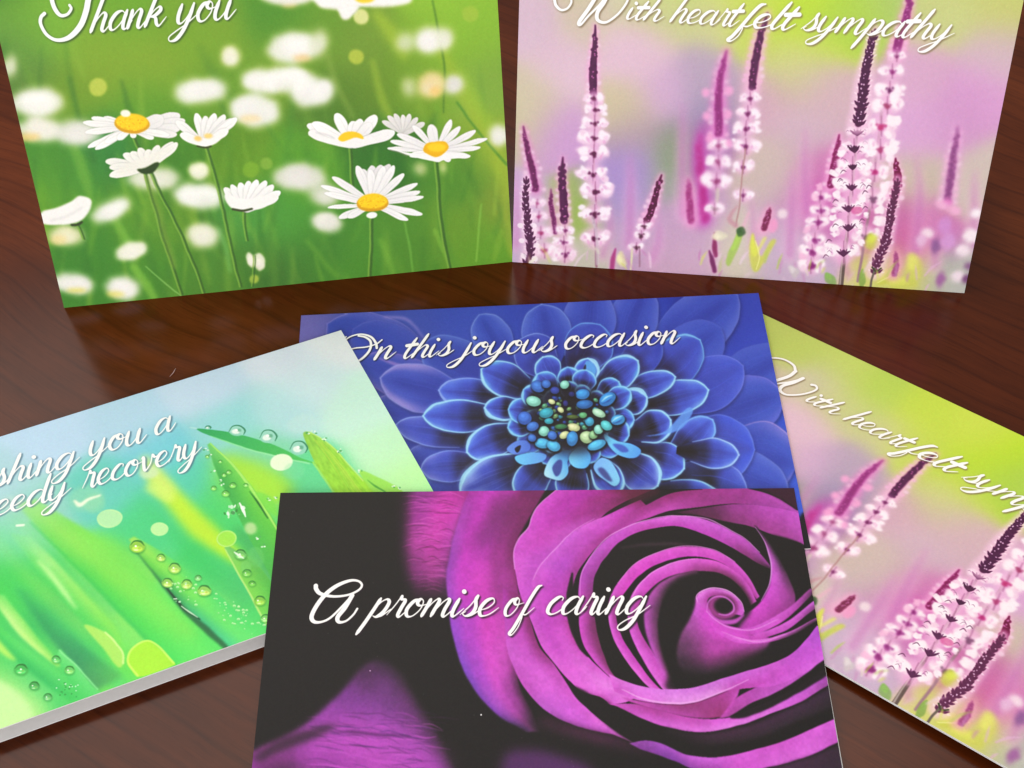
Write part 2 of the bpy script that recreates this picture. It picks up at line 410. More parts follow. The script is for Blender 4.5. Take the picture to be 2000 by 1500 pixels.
    for b in [(75, 200, 50, 28), (80, 252, 40, 24, 0, (240, 236, 228)), (150, 258, 46, 24, 0, (226, 224, 222), 6), (392, 177, 50, 25, -4), (450, 110, 19, 20, 20, (240, 238, 216), 4),
              (510, 158, 38, 24, 0), (560, 155, 46, 26, 0), (602, 178, 34, 30), (632, 178, 18, 26, 20), (498, 215, 50, 32, 0), (572, 92, 48, 32, -8), (622, 84, 16, 30, 10, (220, 226, 200), 6, 0, .8),
              (838, 78, 30, 24, 0), (792, 82, 20, 18, 0, (206, 220, 176), 6, 0, .8), (868, 74, 16, 22, 0, (226, 230, 210)), (886, 165, 20, 19, 0, (228, 228, 222)),
              (842, 165, 26, 25, 0, (240, 218, 164)), (800, 170, 15, 20, 0, (190, 204, 150), 6, 0, .7), (972, 264, 16, 22, 0, (232, 234, 226)), (22, 128, 10, 24, 0, (216, 222, 196), 5, 0, .8),
              (585, 345, 50, 27, 3, (230, 226, 224)), (632, 378, 30, 22, 30, (214, 216, 204), 6, 0, .85), (638, 434, 30, 20, 10, (230, 228, 220), 4), (300, 348, 50, 22, 0, (224, 226, 210), 5),
              (388, 333, 18, 18, 0, (240, 238, 214), 3), (388, 382, 46, 26, 8), (215, 410, 40, 17, -24), (130, 460, 32, 20, 0, (230, 228, 190), 5),
              (256, 490, 32, 18, -12, (240, 240, 226), 3), (396, 460, 32, 23, 15, (234, 234, 216), 5), (145, 553, 36, 21, 8), (240, 562, 33, 22, 10), (820, 328, 15, 14, 0, (180, 196, 130), 5, 0, .6),
              (490, 508, 8, 14, -15, (240, 238, 220), 1.5), (507, 512, 11, 17, -10, (240, 238, 220), 1.5), (866, 325, 8, 18, 0, (170, 196, 110), 4, 0, .5)]:
        soft_bloom(*b)
    for x, y, r, c in [(192, 170, 18, (186, 200, 92)), (705, 33, 15, (226, 228, 160)), (695, 111, 15, (176, 192, 80)), (918, 26, 16, (156, 188, 72)), (490, 330, 16, (122, 164, 52)), (497, 545, 9, (170, 190, 80)), (520, 318, 12, (130, 168, 70))]:
        pr.blob(x, y, r, r, c, 0, 1.8, .85)
    for x, y, rx, ry, c in [(58, 266, 22, 8, (240, 200, 130)), (490, 232, 22, 8, (240, 214, 160)), (590, 112, 18, 8, (236, 196, 140)), (850, 176, 12, 10, (240, 196, 120)), (565, 6, 16, 8, (240, 200, 140)), (150, 566, 20, 5, (220, 210, 90)), (225, 574, 18, 6, (230, 220, 110)), (115, 468, 16, 10, (236, 214, 150))]:
        pr.blob(x, y, rx, ry, c, 0, 4, .75)
    # top blooms
    pr.fill([(612, -30), (620, 8), (650, 18), (700, 14), (740, 12), (790, 8), (806, -4), (800, -40)], wht, 2.5)
    pr.fill([(660, 8), (664, 30), (672, 38), (684, 34), (700, 12)], wht, 2.2)
    pr.fill([(505, -20), (520, 2), (560, 10), (605, 2), (610, -20)], (232, 230, 222), 4)
    pr.blob(712, -6, 22, 12, (238, 206, 60), 0, 2)
    # stems
    stem, stemL = (66, 104, 44), (124, 166, 72)
    for pts, w in [([(264, 268), (270, 282), (278, 296)], 6), ([(287, 338), (302, 400), (322, 470), (345, 540), (356, 575)], 5), ([(298, 336), (322, 390), (356, 460), (386, 530), (400, 575)], 5),
                   ([(404, 284), (420, 340), (440, 420), (455, 490), (472, 560)], 5), ([(479, 410), (480, 440), (486, 470)], 4), ([(686, 288), (689, 330), (690, 392)], 5), ([(727, 424), (728, 470), (724, 540)], 5.5),
                   ([(853, 316), (858, 380), (866, 450), (880, 525)], 6), ([(152, 436), (160, 452), (165, 466)], 4), ([(500, 500), (497, 530), (496, 560)], 2.5)]:
        pr.stroke([(x - 3.5, y) for x, y in pts], [p * .8 for p in (w, w)], stemL, .8, .8)
        pr.stroke(pts, w * .8, stem, .9, .85)
    pr.stroke([(290, 345), (320, 450), (340, 520)], 10, (124, 150, 70), 3, .5)
    # sharp blooms: petal tips round a base
    def petal(base, tip, wd, col, shade=None):
        b = np.array(base, float); t = np.array(tip, float); d = t - b; L = math.hypot(*d); u = d / L; nrm = np.array([-u[1], u[0]])
        pts = [b + nrm * wd * .25, b + d * .35 + nrm * wd * .36, b + d * .75 + nrm * wd * .44, b + d * .94 + nrm * wd * .26, t, b + d * .95 - nrm * wd * .22, b + d * .75 - nrm * wd * .42, b + d * .35 - nrm * wd * .36, b - nrm * wd * .25]
        pr.fill(pts, shade or (150, 152, 150), 1.3, .7)
        pr.fill([p + u * 0.4 for p in pts], None, .7, 1, ((base, tuple(np.array(col) * .93)), (tip, col)))
        pr.stroke([b + d * .25 + nrm * wd * .12, b + d * .85 + nrm * wd * .1], [.9, .6], (206, 205, 208), .6, .7, False)
    def daisy(base, tips, wd, yolk=None, col=(246, 245, 246), calyx=None):
        for i, t in enumerate(tips):
            petal(base, t[:2], t[2] if len(t) > 2 else wd, np.clip(np.array(col) + rng.normal(0, 3), 0, 252))
        if yolk:
            x, y, rx, ry = yolk
            pr.blob(x, y + 1, rx, ry, (206, 150, 24), 0, 1.0)
            pr.blob(x, y - ry * .15, rx * .92, ry * .86, (250, 200, 34), 0, 1.4)
            for i in range(60):
                a = rng.uniform(0, 6.28); r = math.sqrt(rng.random())
                pr.blob(x + rx * .85 * r * math.cos(a), y + ry * .8 * r * math.sin(a), 1.6, 1.3, [(255, 214, 60), (228, 168, 24), (244, 188, 30)][rng.integers(3)], 0, .4, .7)
    daisy((790, 262), [(746, 236), (757, 226), (770, 222), (786, 224), (800, 222), (815, 230), (829, 240)], 13, None, (226, 224, 222))
    daisy((262, 252), [(351, 224, 30), (361, 236, 26), (352, 250, 24), (345, 262, 18), (318, 228, 30)], 24, None, (236, 234, 236))
    daisy((258, 250), [(203, 229), (179, 229), (162, 238), (166, 257), (172, 287), (187, 291), (205, 278), (230, 272), (262, 268), (300, 268), (330, 262)], 15, (258, 240, 34, 19))
    pr.blob(246, 221, 10, 7, (244, 242, 226), 0, 1.2)
    daisy((398, 280), [(343, 236), (352, 262), (384, 221), (403, 226), (421, 221), (440, 224), (453, 232), (463, 230), (446, 252)], 19)
    pr.fill([(352, 262), (380, 268), (420, 266), (440, 252), (430, 272), (410, 283), (385, 283), (362, 276)], (243, 242, 242), 1)
    pr.blob(386, 270, 8, 5, (240, 196, 110), 0, 1.5, .9); pr.blob(407, 264, 9, 5, (244, 206, 120), 0, 1.5, .9)
    pr.stroke([(384, 285), (400, 287), (412, 284)], 3, (70, 80, 40), .8)
    daisy((292, 326), [(207, 314), (214, 326), (214, 342), (240, 300), (255, 296), (272, 288), (290, 290), (310, 282), (338, 276), (346, 278)], 20, None, (240, 239, 234))
    pr.fill([(225, 336), (250, 318), (290, 300), (335, 284), (322, 304), (300, 326), (275, 334), (245, 342)], (236, 234, 226), 2, .8)
    pr.fill([(268, 330), (285, 326), (305, 316), (312, 320), (300, 336), (280, 338)], (52, 74, 34), 1.2)
    daisy((688, 282), [(600, 244), (602, 258), (610, 240), (655, 221), (690, 236), (705, 232), (735, 225), (725, 240), (755, 262), (770, 258)], 25)
    pr.fill([(601, 262), (640, 270), (690, 268), (740, 266), (757, 262), (730, 280), (690, 287), (645, 281)], (243, 242, 242), 1)
    pr.stroke([(618, 258), (640, 264), (652, 270)], 3, (206, 204, 208), 1.2, .8)
    pr.fill([(660, 270), (672, 259), (690, 257), (706, 262), (710, 271), (695, 268), (680, 273), (668, 276)], (246, 196, 44), 1)
    daisy((854, 296), [(757, 289, 11), (762, 275, 13), (775, 262), (806, 246), (840, 244, 24), (880, 233), (897, 246), (928, 255), (951, 271, 12), (938, 288, 12), (918, 306, 13), (800, 304), (880, 314)], 15)
    pr.fill([(770, 292), (810, 300), (850, 298), (900, 300), (918, 306), (870, 312), (856, 317), (842, 314), (800, 304)], (246, 245, 246), .8)
    pr.fill([(826, 294), (832, 281), (850, 276), (870, 276), (876, 288), (866, 300), (852, 307), (838, 302)], (234, 172, 24), 1); pr.blob(853, 287, 19, 9, (252, 204, 44), 0, 2)
    pr.stroke([(762, 292), (775, 296), (795, 304)], 2, (120, 130, 110), .8, .7)
    daisy((722, 378), [(728, 323), (746, 322), (762, 320), (708, 330)], 22, None, (226, 224, 226))
    daisy((727, 398), [(649, 344), (627, 361, 13), (633, 376, 14), (640, 405, 10), (662, 426, 15), (680, 424), (698, 324, 20), (724, 330, 18), (750, 324, 20), (770, 322, 18), (789, 338, 17), (815, 358, 14), (820, 374, 15), (827, 384, 12), (825, 417, 15), (797, 429, 14)], 16, (727, 395, 31, 17))
    pr.blob(726, 420, 10, 6, (246, 245, 244), 0, .8)
    daisy((481, 410), [(437, 366), (452, 360), (470, 356), (486, 353), (502, 351), (520, 354), (534, 362), (547, 374), (543, 384)], 19)
    pr.fill([(440, 378), (480, 388), (540, 376), (528, 396), (505, 408), (470, 410), (448, 402)], (243, 242, 242), 1.2)
    pr.stroke([(455, 408), (475, 411), (492, 408)], 4, (66, 76, 44), .9)
    pr.fill([(84, 412), (110, 405), (140, 392), (156, 382), (178, 390), (174, 412), (158, 430), (130, 438), (90, 438), (80, 428)], (244, 242, 243), 1.6)
    pr.stroke([(100, 430), (130, 422), (160, 405)], 4, (214, 212, 214), 2, .7); pr.stroke([(140, 439), (152, 438), (160, 433)], 4, (60, 70, 40), 1)
    # lettering
    m = np.zeros((pr.h, pr.w), np.float32)
    pen_path(pr, m, [(230, -62), (205, -52), (172, -46), (140, -48), (112, -36), (101, -12), (105, 12), (117, 29), (131, 28), (139, 17), (136, 10)], 7, 4.5)
    pen_path(pr, m, [(205, -50), (186, -30), (174, -6), (168, 22), (157, 50), (136, 72), (112, 78), (92, 68), (80, 48), (80, 34), (87, 26)], 9, 5.5)
    write_word(pr, m, 'hank', (176, 63), (322, 48), 35)
    write_word(pr, m, 'you', (344, 46), (458, 34), 36)
    lay_letters(pr, m, (50, 74, 24), tint=(1.02, 1.0, .975))
    return pr.image('meadow_print')

# ------------------------------------------------------------------ print: salvia spikes
def paint_salvia():
    pr = Print('salvia', 1424, 1016, 23); rng = pr.rng
    F = 'flat'
    pr.field([(1030, 40, (206, 176, 192)), (1150, 30, (200, 184, 164)), (1300, 20, (196, 190, 152)), (1250, 6, (190, 196, 126)), (1480, 20, (182, 206, 74)), (1560, 20, (172, 206, 52)), (1600, 60, (186, 210, 82)),
              (1550, 110, (190, 200, 112)), (1650, 20, (156, 192, 88)), (1700, 20, (166, 190, 122)), (1850, 30, (190, 196, 132)), (1960, 20, (190, 194, 116)), (1940, 100, (200, 172, 182)), (1900, 180, (206, 150, 196)), (1850, 250, (200, 146, 190)),
              (1100, 130, (214, 180, 196)), (1040, 190, (200, 186, 162)), (1250, 100, (210, 176, 190)), (1300, 180, (202, 164, 196)), (1220, 210, (198, 184, 152)), (1370, 150, (176, 156, 176)), (1380, 220, (152, 140, 166)), (1320, 290, (140, 150, 130)),
              (1300, 335, (150, 154, 142)), (1240, 265, (168, 144, 160)), (1230, 340, (166, 140, 192)), (1200, 400, (160, 140, 186)), (1250, 450, (180, 150, 182)), (1300, 470, (186, 150, 176)), (1130, 420, (152, 172, 96)), (1130, 480, (186, 180, 166)),
              (1080, 250, (196, 150, 196)), (1030, 230, (192, 184, 146)), (1020, 420, (190, 166, 196)), (1500, 200, (200, 160, 176)), (1560, 250, (196, 166, 180)), (1530, 350, (190, 170, 172)), (1550, 420, (190, 150, 180)), (1592, 390, (190, 96, 162)), (1590, 350, (196, 120, 170)),
              (1500, 320, (196, 176, 166)), (1520, 480, (190, 166, 190)), (1560, 150, (196, 186, 152)), (1600, 180, (200, 166, 176)), (1800, 350, (190, 176, 160)), (1780, 430, (190, 112, 160)), (1800, 470, (196, 112, 162)), (1900, 350, (196, 180, 172)),
              (1800, 150, (206, 160, 190)), (1800, 250, (210, 160, 202)), (1850, 540, (176, 176, 170)), (1780, 530, (196, 196, 114)), (1440, 480, (200, 190, 170)), (1360, 440, (186, 150, 180)), (1350, 500, (196, 160, 186)), (1370, 280, (164, 112, 166)),
              (1510, 650, (180, 196, 104), F), (1560, 690, (182, 200, 104), F), (1640, 730, (186, 206, 104), F), (1700, 770, (178, 206, 92), F), (1800, 820, (190, 214, 80), F), (1950, 900, (178, 212, 52), F), (1990, 960, (172, 206, 46), F), (1900, 860, (196, 216, 84), F),
              (1600, 750, (200, 184, 180), F), (1660, 800, (188, 200, 120), F), (1740, 850, (196, 196, 140), F), (1560, 820, (222, 184, 204), F), (1800, 880, (190, 204, 100), F), (2200, 1000, (190, 196, 120), F)], 30)
    for x, y, rx, ry, c, s, a in [(1370, 300, 16, 70, (172, 80, 160), 8, .7), (1376, 400, 14, 50, (170, 90, 160), 8, .7), (1592, 395, 26, 40, (190, 80, 155), 12, .6), (1230, 330, 40, 40, (160, 136, 190), 14, .5), (1310, 300, 16, 50, (130, 150, 112), 12, .5), (1132, 425, 16, 40, (140, 168, 76), 8, .6),
                                  (1780, 470, 26, 40, (198, 96, 150), 12, .6), (1860, 470, 24, 40, (190, 130, 190), 10, .5), (1850, 510, 16, 20, (150, 160, 150), 9, .5)]:
        pr.blob(x, y, rx, ry, c, 8, s, a)
    W1, W2, PK = (248, 232, 241), (238, 200, 222), (230, 156, 202)
    def along(path, n):
        return resample(catmull(np.array(path, float), False, 10), n)
    def core(path, w, col, soft, halo=18, hcol=PK, bumps=True, tip=.2):
        q = along(path, 24)
        pr.stroke(q, [halo * .4, halo * .9, halo * 1.15, halo * 1.2], hcol, 4 + soft, .5, False)
        pr.stroke(q, [halo * .3, halo * .7, halo * .9, halo * .95], hcol, 2 + soft, .5, False)
        if bumps:
            L = np.hypot(*np.diff(q, axis=0).T).sum(); nb = max(4, int(L / 11))
            qq = along(path, nb)
            for i in range(1, nb):
                t = i / nb; d = qq[i] - qq[i - 1]; d /= math.hypot(*d) + 1e-9; nn = np.array([-d[1], d[0]])
                for s in (-1, 1):
                    if rng.random() < .25: continue
                    o = qq[i] + nn * s * (halo * (.32 + .28 * t)) + rng.normal(0, 1.4, 2)
                    r = rng.uniform(1.8, 3.4) + 2.4 * t
                    pr.blob(o[0], o[1], r, r * .9, W2 if rng.random() < .5 else (240, 176, 212), 0, soft * .8 + .9, .8)
        pr.stroke(q, [w * tip, w * .72, w * .95, w * .85], col, soft, .95, False)
        for i in range(3, 24):                          # uneven bud scales along the axis
            d = q[i] - q[i - 1]; d /= math.hypot(*d) + 1e-9; nn = np.array([-d[1], d[0]]); t = i / 24
            o = q[i] + nn * rng.choice([-1, 1]) * w * rng.uniform(.25, .5) * (.5 + .5 * t)
            pr.blob(o[0], o[1], w * rng.uniform(.16, .3), w * rng.uniform(.2, .34), col, rng.uniform(-30, 30), soft * .8, .85)
            if rng.random() < .45:
                o = q[i] + rng.normal(0, w * .16, 2); pr.blob(o[0], o[1], w * rng.uniform(.09, .18), w * rng.uniform(.09, .16), (206, 130, 180), 0, soft * .6, .6)
    def teeth(path, w, col, step=11.0, soft=.55):
        """sharp axis: stacked dark forked bracts with bright hairs beside them"""
        q0 = catmull(np.array(path, float), False, 10); L = np.hypot(*np.diff(q0, axis=0).T).sum(); n = int(L / step)
        q = resample(q0, n + 1)
        pr.stroke(q, [w * .9, w * 1.6, w * 2.0], (240, 190, 218), 3.4, .65, False)
        pr.stroke(q, [w * .2, w * .62, w * .74, w * .6], col, .9, .96, False)
        for i in range(1, n + 1):
            d = q[i - 1] - q[i]; d /= math.hypot(*d) + 1e-9; nn = np.array([-d[1], d[0]]); t = i / n
            for s in (-1, 1):
                r = w * (.3 + .34 * t) * rng.uniform(.75, 1.25); c = q[i] + d * rng.uniform(-2, 3)
                tip = c + nn * s * r + d * step * rng.uniform(.35, .7)
                pr.stroke([c - d * 1.5, c + nn * s * r * .62 + d * step * .05, tip], [6.2, 5.6, 1.6], col, soft, .96)
                if rng.random() < .7:
                    h = c + nn * s * (r + rng.uniform(1, 3)) + d * rng.uniform(-2, 4)
                    pr.stroke([h, h + nn * s * rng.uniform(2, 4) + d * rng.uniform(0, 3)], [2.4, 1.4], (250, 222, 236), .8, .7, False)
            for k in range(2):
                if t > .12 and rng.random() < .75:
                    o = q[i] + nn * rng.normal(0, w * .2) + d * rng.uniform(0, 7)
                    pr.blob(o[0], o[1], rng.uniform(1, 1.9), rng.uniform(1, 2.2), (232, 196, 222), 0, .5, .75)
    def lobe(x, y, r, col, soft, alpha=.95, sq=.85):
        n = 9; t = np.linspace(0, 2 * math.pi, n, endpoint=False) + rng.uniform(0, 1)
        rr = r * (1 + rng.normal(0, .2, n))
        pr.fill(np.stack([x + rr * np.cos(t), y + rr * sq * np.sin(t)], 1), col, soft, alpha, n=4)
    def whorl(x, y, hw, dark, soft=1.0, dw=None, sharp=False, ang=0, pale=W1, up=1.0):
        x += rng.normal(0, .8); y += rng.normal(0, 1.2)
        pr.blob(x, y - hw * .1, hw * .95, hw * .7, (240, 190, 220), 0, 5, .6)
        pr.blob(x, y, hw * .5, hw * .75, (228, 160, 204), 0, 4, .5)
        for s in (-1, 1):
            g = rng.uniform(.85, 1.15)
            lobe(x + s * hw * .58 * g, y - hw * .12 * up, hw * .47 * g, W2, soft * 1.4 + .8)
            lobe(x + s * hw * .62 * g, y - hw * .16 * up, hw * .36 * g, pale, soft + .7)
            for k in range(rng.integers(2, 4)):
                lobe(x + s * hw * rng.uniform(.45, 1.0), y + hw * rng.uniform(-.55, .35), hw * rng.uniform(.14, .26), pale if rng.random() < .75 else W2, soft + .5)
            for k in range(2):
                if rng.random() < .6: pr.blob(x + s * hw * rng.uniform(.3, .75), y + hw * rng.uniform(-.4, .3), hw * rng.uniform(.06, .12), hw * rng.uniform(.1, .2), (222, 150, 196), rng.uniform(-40, 40), soft * .7 + .5, .6)
            if sharp:
                for k in range(3):                      # fine outlines inside the lipped flowers
                    a = x + s * hw * rng.uniform(.35, .95); b = y + hw * rng.uniform(-.5, .35); r = hw * rng.uniform(.1, .2)
                    pr.stroke([(a - r, b + r * rng.uniform(-.6, .6)), (a - r * .2, b - r * .7), (a + r * .8, b + r * rng.uniform(-.5, .5))], [.7, 1.6, .7], (140, 96, 130) if k else (196, 160, 186), .45, .75)
        dw = dw or hw * .4
        pr.stroke([(x, y - hw * .7), (x + rng.normal(0, 1), y + hw * .6)], [1.6, 2.6], (150, 96, 130), soft * .7 + .3, .75, False)
        if sharp:
            for s in (-1, 1):
                j = rng.uniform(.7, 1.25); k = rng.uniform(.3, 1.0)
                pr.stroke([(x, y + dw * .5), (x + s * dw * .6 * j, y + dw * .1), (x + s * dw * 1.1 * j, y - dw * .5 * k)], [4.4, 4.8, 1.4], dark, .55)
                pr.stroke([(x + s * dw * .3, y + dw * .3), (x + s * dw * .55 * j, y - dw * .5 * j)], [3.4, 1.4], dark, .55, .9, False)
            pr.blob(x, y + dw * .1, dw * .4, dw * .55, dark, 0, .7)
        else:
            lobe(x, y + dw * .05, dw * .5, dark, soft + .4, .9, 1.0)
            for s in (-1, 1):
                if rng.random() < .8: lobe(x + s * dw * rng.uniform(.45, .75), y - dw * rng.uniform(.0, .45), dw * rng.uniform(.2, .34), dark, soft + .3, .85)
    D1, D2, D3 = (104, 28, 86), (138, 44, 116), (84, 24, 74)
    # far, very soft spikes
    for x, y0, y1, w_ in [(1230, 300, 480, 15), (1190, 380, 500, 12), (1330, 200, 420, 14), (1545, 330, 500, 14), (1790, 300, 500, 14), (1905, 330, 480, 14), (1010, 330, 480, 12), (1575, 250, 420, 13), (1470, 380, 500, 11), (1640, 420, 540, 12), (1830, 380, 520, 12), (1280, 420, 510, 11)]:
        q = [(x + rng.normal(0, 3), y0), (x + rng.normal(0, 4), (y0 + y1) / 2), (x + rng.normal(0, 6), y1)]
        pr.stroke(q, [4, w_ * 1.6, w_ * 2.2], (226, 170, 208), 7, .5); pr.stroke(q, [2, w_ * .6, w_ * .7], (168, 90, 156), 5, .45)
    core([(1870, 246), (1864, 290), (1857, 340), (1850, 390)], 12, (132, 70, 124), 2.4, 26, (226, 160, 210))
    for x, y, rx, ry, c in [(1850, 395, 10, 8, (220, 130, 190)), (1838, 400, 14, 6, (236, 170, 206)), (1862, 410, 14, 9, (236, 168, 206)), (1845, 440, 12, 20, (200, 140, 200)), (1828, 480, 6, 20, (130, 90, 140)), (1812, 455, 12, 10, (244, 220, 232)), (1800, 470, 9, 16, (224, 180, 214)),
                            (1850, 470, 12, 20, (206, 150, 206)), (1905, 415, 10, 10, (250, 240, 246)), (1895, 460, 14, 16, (250, 236, 242)), (1880, 490, 14, 12, (246, 224, 236)), (1890, 520, 8, 8, (130, 90, 130)), (1870, 540, 12, 12, (240, 214, 228)), (1838, 545, 6, 20, (150, 90, 150)), (1885, 545, 5, 10, (110, 60, 110))]:
        pr.blob(x, y, rx, ry, c, 12, 4, .7); lobe(x, y, .6 * (rx + ry) * .7, c, 2.4, .6)
    core([(1368, 262), (1368, 320), (1372, 380), (1376, 430)], 14, (172, 42, 130), 4, 24, (196, 100, 176), False)
    core([(1344, 350), (1346, 390), (1350, 432)], 11, (150, 52, 116), 2.4, 26, (234, 150, 196), False)
    core([(1420, 98), (1410, 140), (1404, 190), (1403, 262)], 13, D2, 2.2, 28, (232, 130, 196))
    for y, h in [(285, 20), (317, 22), (355, 26)]: whorl(1404 - (y - 285) * .06, y, h, (130, 44, 96), 2.0)
    for x, y in [(1378, 180), (1424, 176), (1380, 226), (1422, 222), (1386, 270), (1424, 280)]: pr.blob(x, y, 8, 9, (240, 160, 204), 0, 2.4, .85)
    pr.stroke([(1402, 370), (1400, 400), (1396, 420)], 6, (206, 190, 180), 2, .8); whorl(1395, 408, 18, (140, 110, 120), 1.8)
    core([(1498, 24), (1485, 70), (1474, 130), (1468, 170)], 14, D3, 1.4, 28, (240, 176, 210))
    for x, y, h in [(1464, 192, 20), (1460, 220, 22), (1458, 249, 24), (1456, 286, 24), (1450, 326, 20), (1452, 380, 18)]: whorl(x, y, h, D1, 1.3)
    pr.stroke([(1456, 290), (1450, 340), (1444, 400), (1436, 440)], 3, (170, 130, 130), 1, .8)
    pr.stroke([(1436, 440), (1424, 425), (1440, 400)], [10, 8, 3], (190, 140, 150), 2, .8); pr.stroke([(1452, 440), (1462, 415)], [8, 4], (226, 170, 190), 2, .7, False)
    core([(1780, -16), (1770, 30), (1758, 72), (1750, 105)], 15, D2, 1.5, 26, (236, 150, 200))
    pr.stroke([(1724, 210), (1718, 260), (1708, 330), (1700, 400), (1690, 465), (1676, 550)], 5, (150, 116, 130), 1.0, .9)
    for x, y, h, d in [(1747, 110, 16, D1), (1738, 140, 22, D2), (1733, 178, 26, D3), (1729, 206, 28, (150, 60, 100)), (1720, 248, 30, (180, 50, 110)), (1716, 290, 30, (160, 60, 110)), (1706, 335, 30, (170, 40, 110)), (1700, 388, 30, (120, 80, 110)), (1690, 462, 26, (110, 80, 100))]: whorl(x + 4, y, h, d, 1.3)
    for x, y in [(1745, 190), (1750, 235), (1742, 270), (1738, 300), (1728, 365), (1722, 400), (1716, 430)]: [lobe(x + rng.normal(0, 5), y + rng.normal(0, 6), rng.uniform(6, 11), W1 if k else W2, 1.5, .9, 1.1) for k in range(3)]
    # middle distance
    core([(1640, 262), (1633, 300), (1628, 335), (1622, 362)], 13, (126, 26, 88), 1.2, 24, (240, 160, 206))
    for x, y, h in [(1606, 386, 18), (1602, 412, 18), (1596, 432, 20), (1593, 468, 22), (1588, 494, 24), (1584, 520, 24)]: whorl(x, y, h, (128, 34, 110), 1.4, h * .55)
    for x, y in [(1600, 365), (1592, 384), (1576, 448), (1568, 500)]: lobe(x, y, 8, (240, 180, 212), 1.6, .85)
    core([(1022, 246), (1030, 290), (1040, 335), (1047, 370)], 12, D1, 1.5, 24, (220, 140, 190))
    for x, y, h in [(1050, 398, 14), (1052, 424, 16), (1056, 455, 20), (1062, 488, 22)]: whorl(x, y, h, (150, 50, 100), 1.4)
    core([(1076, 368), (1076, 400), (1082, 436), (1084, 455)], 8, D1, 1.4, 14, (220, 150, 190), False)
    core([(1100, 308), (1098, 350), (1100, 400), (1102, 432)], 15, D3, 1.2, 22, (230, 160, 200))
    for x, y, h in [(1102, 450, 16), (1100, 474, 20), (1104, 500, 24)]: whorl(x, y, h, D1, 1.2)
    core([(1291, 342), (1282, 378), (1270, 415), (1262, 434)], 13, (86, 18, 60), 1.0, 24, (240, 160, 200))
    for x, y, h in [(1257, 444, 14), (1252, 462, 14), (1243, 484, 14)]: whorl(x, y, h, (80, 40, 60), 1.0, 8)
    pr.stroke([(1236, 486), (1234, 505), (1232, 525)], 4, (216, 210, 170), 1, .9); pr.stroke([(1250, 486), (1250, 520)], 3, (150, 110, 130), 1, .8, False)
    core([(1162, 50), (1160, 100), (1158, 150), (1162, 200)], 14, D3, .9, 20, (238, 160, 206))
    pr.stroke([(1160, 200), (1160, 300), (1164, 420), (1166, 520)], [3, 3, 4, 5], (150, 110, 126), .8, .9)
    for x, y, h in [(1160, 194, 18), (1162, 216, 21), (1161, 240, 24), (1160, 270, 27), (1161, 303, 28), (1159, 341, 28), (1162, 377, 30), (1161, 418, 28), (1162, 466, 28)]: whorl(x, y, h, (84, 20, 62), 1.0, 11 if y > 290 else 9)
    pr.stroke([(1158, 425), (1166, 460), (1168, 515)], 6, (196, 180, 190), 1, .6)
    for pts, c in [([(1203, 486), (1198, 505), (1195, 525)], (160, 60, 120)), ([(1396, 455), (1396, 480), (1398, 500)], (130, 40, 90)), ([(1386, 490), (1392, 510), (1395, 530)], (110, 36, 90))]:
        pr.stroke(pts, [5, 12, 12], (230, 170, 210), 3, .6); pr.stroke(pts, [3, 9, 8], c, 1.4, .9)
    core([(1503, 404), (1498, 425), (1492, 446)], 11, (120, 40, 80), 1.6, 26, (236, 160, 196), False); pr.blob(1510, 440, 9, 14, (236, 150, 190), 10, 2, .8); pr.blob(1528, 416, 10, 9, (240, 220, 224), 0, 2.5, .8)
    # leaves
    for pts, c, s in [([(1445, 445), (1432, 470), (1418, 510), (1424, 520), (1440, 490), (1450, 460)], (150, 186, 80), 1.6), ([(1438, 448), (1450, 442), (1456, 456), (1442, 462)], (54, 84, 50), 1.5),
                      ([(1470, 455), (1464, 490), (1470, 525), (1482, 528), (1500, 500), (1516, 470), (1505, 470), (1488, 500), (1478, 480)], (196, 204, 76), 2), ([(1392, 465), (1400, 450), (1420, 460), (1404, 470)], (220, 214, 180), 2),
                      ([(1700, 455), (1720, 470), (1708, 488), (1690, 480)], (186, 198, 70), 2.5), ([(1612, 532), (1630, 540), (1632, 556), (1612, 550)], (120, 160, 80), 1.4), ([(1686, 525), (1692, 550), (1682, 562), (1678, 545)], (120, 150, 76), 1),
                      ([(1722, 530), (1760, 525), (1745, 550), (1715, 556)], (190, 196, 80), 2.4), ([(1775, 495), (1800, 510), (1795, 545), (1770, 540)], (202, 204, 100), 4), ([(1740, 545), (1780, 540), (1790, 560), (1740, 562)], (196, 200, 90), 3), ([(1540, 520), (1560, 528), (1550, 545)], (200, 190, 190), 2),
                      ([(1205, 505), (1215, 490), (1224, 515), (1212, 520)], (226, 216, 160), 2)]:
        pr.fill(pts, c, s, .75); pr.fill([(x * .6 + pts[0][0] * .4, y * .6 + pts[0][1] * .4) for x, y in pts], np.minimum(np.array(c) * 1.14, 250), s, .6)
    pr.stroke([(1478, 525), (1484, 500), (1476, 470)], 2, (236, 232, 150), .8, .8); pr.stroke([(1715, 552), (1740, 538), (1756, 527)], 2, (226, 226, 140), .8, .8)
    core([(1748, 490), (1750, 512), (1745, 536)], 9, (150, 70, 120), 1.6, 22, (234, 150, 190), False)
    # sharp spikes
    teeth([(1028, 345), (1027, 380), (1030, 420), (1034, 455), (1036, 490), (1030, 512)], 16, (84, 34, 74))
    for x, y in [(1016, 440), (1044, 440), (1018, 470), (1048, 480), (1022, 500), (1044, 505), (1038, 512)]: pr.blob(x, y, 6, 5, (246, 226, 238), 20, .8, .85)
    core([(1750, 308), (1752, 335), (1752, 360), (1748, 385)], 15, (112, 20, 70), .9, 22, (240, 170, 206)); 
    teeth([(1752, 350), (1748, 385), (1742, 410), (1736, 440), (1726, 480), (1716, 505), (1710, 530)], 17, (98, 40, 80), 9)
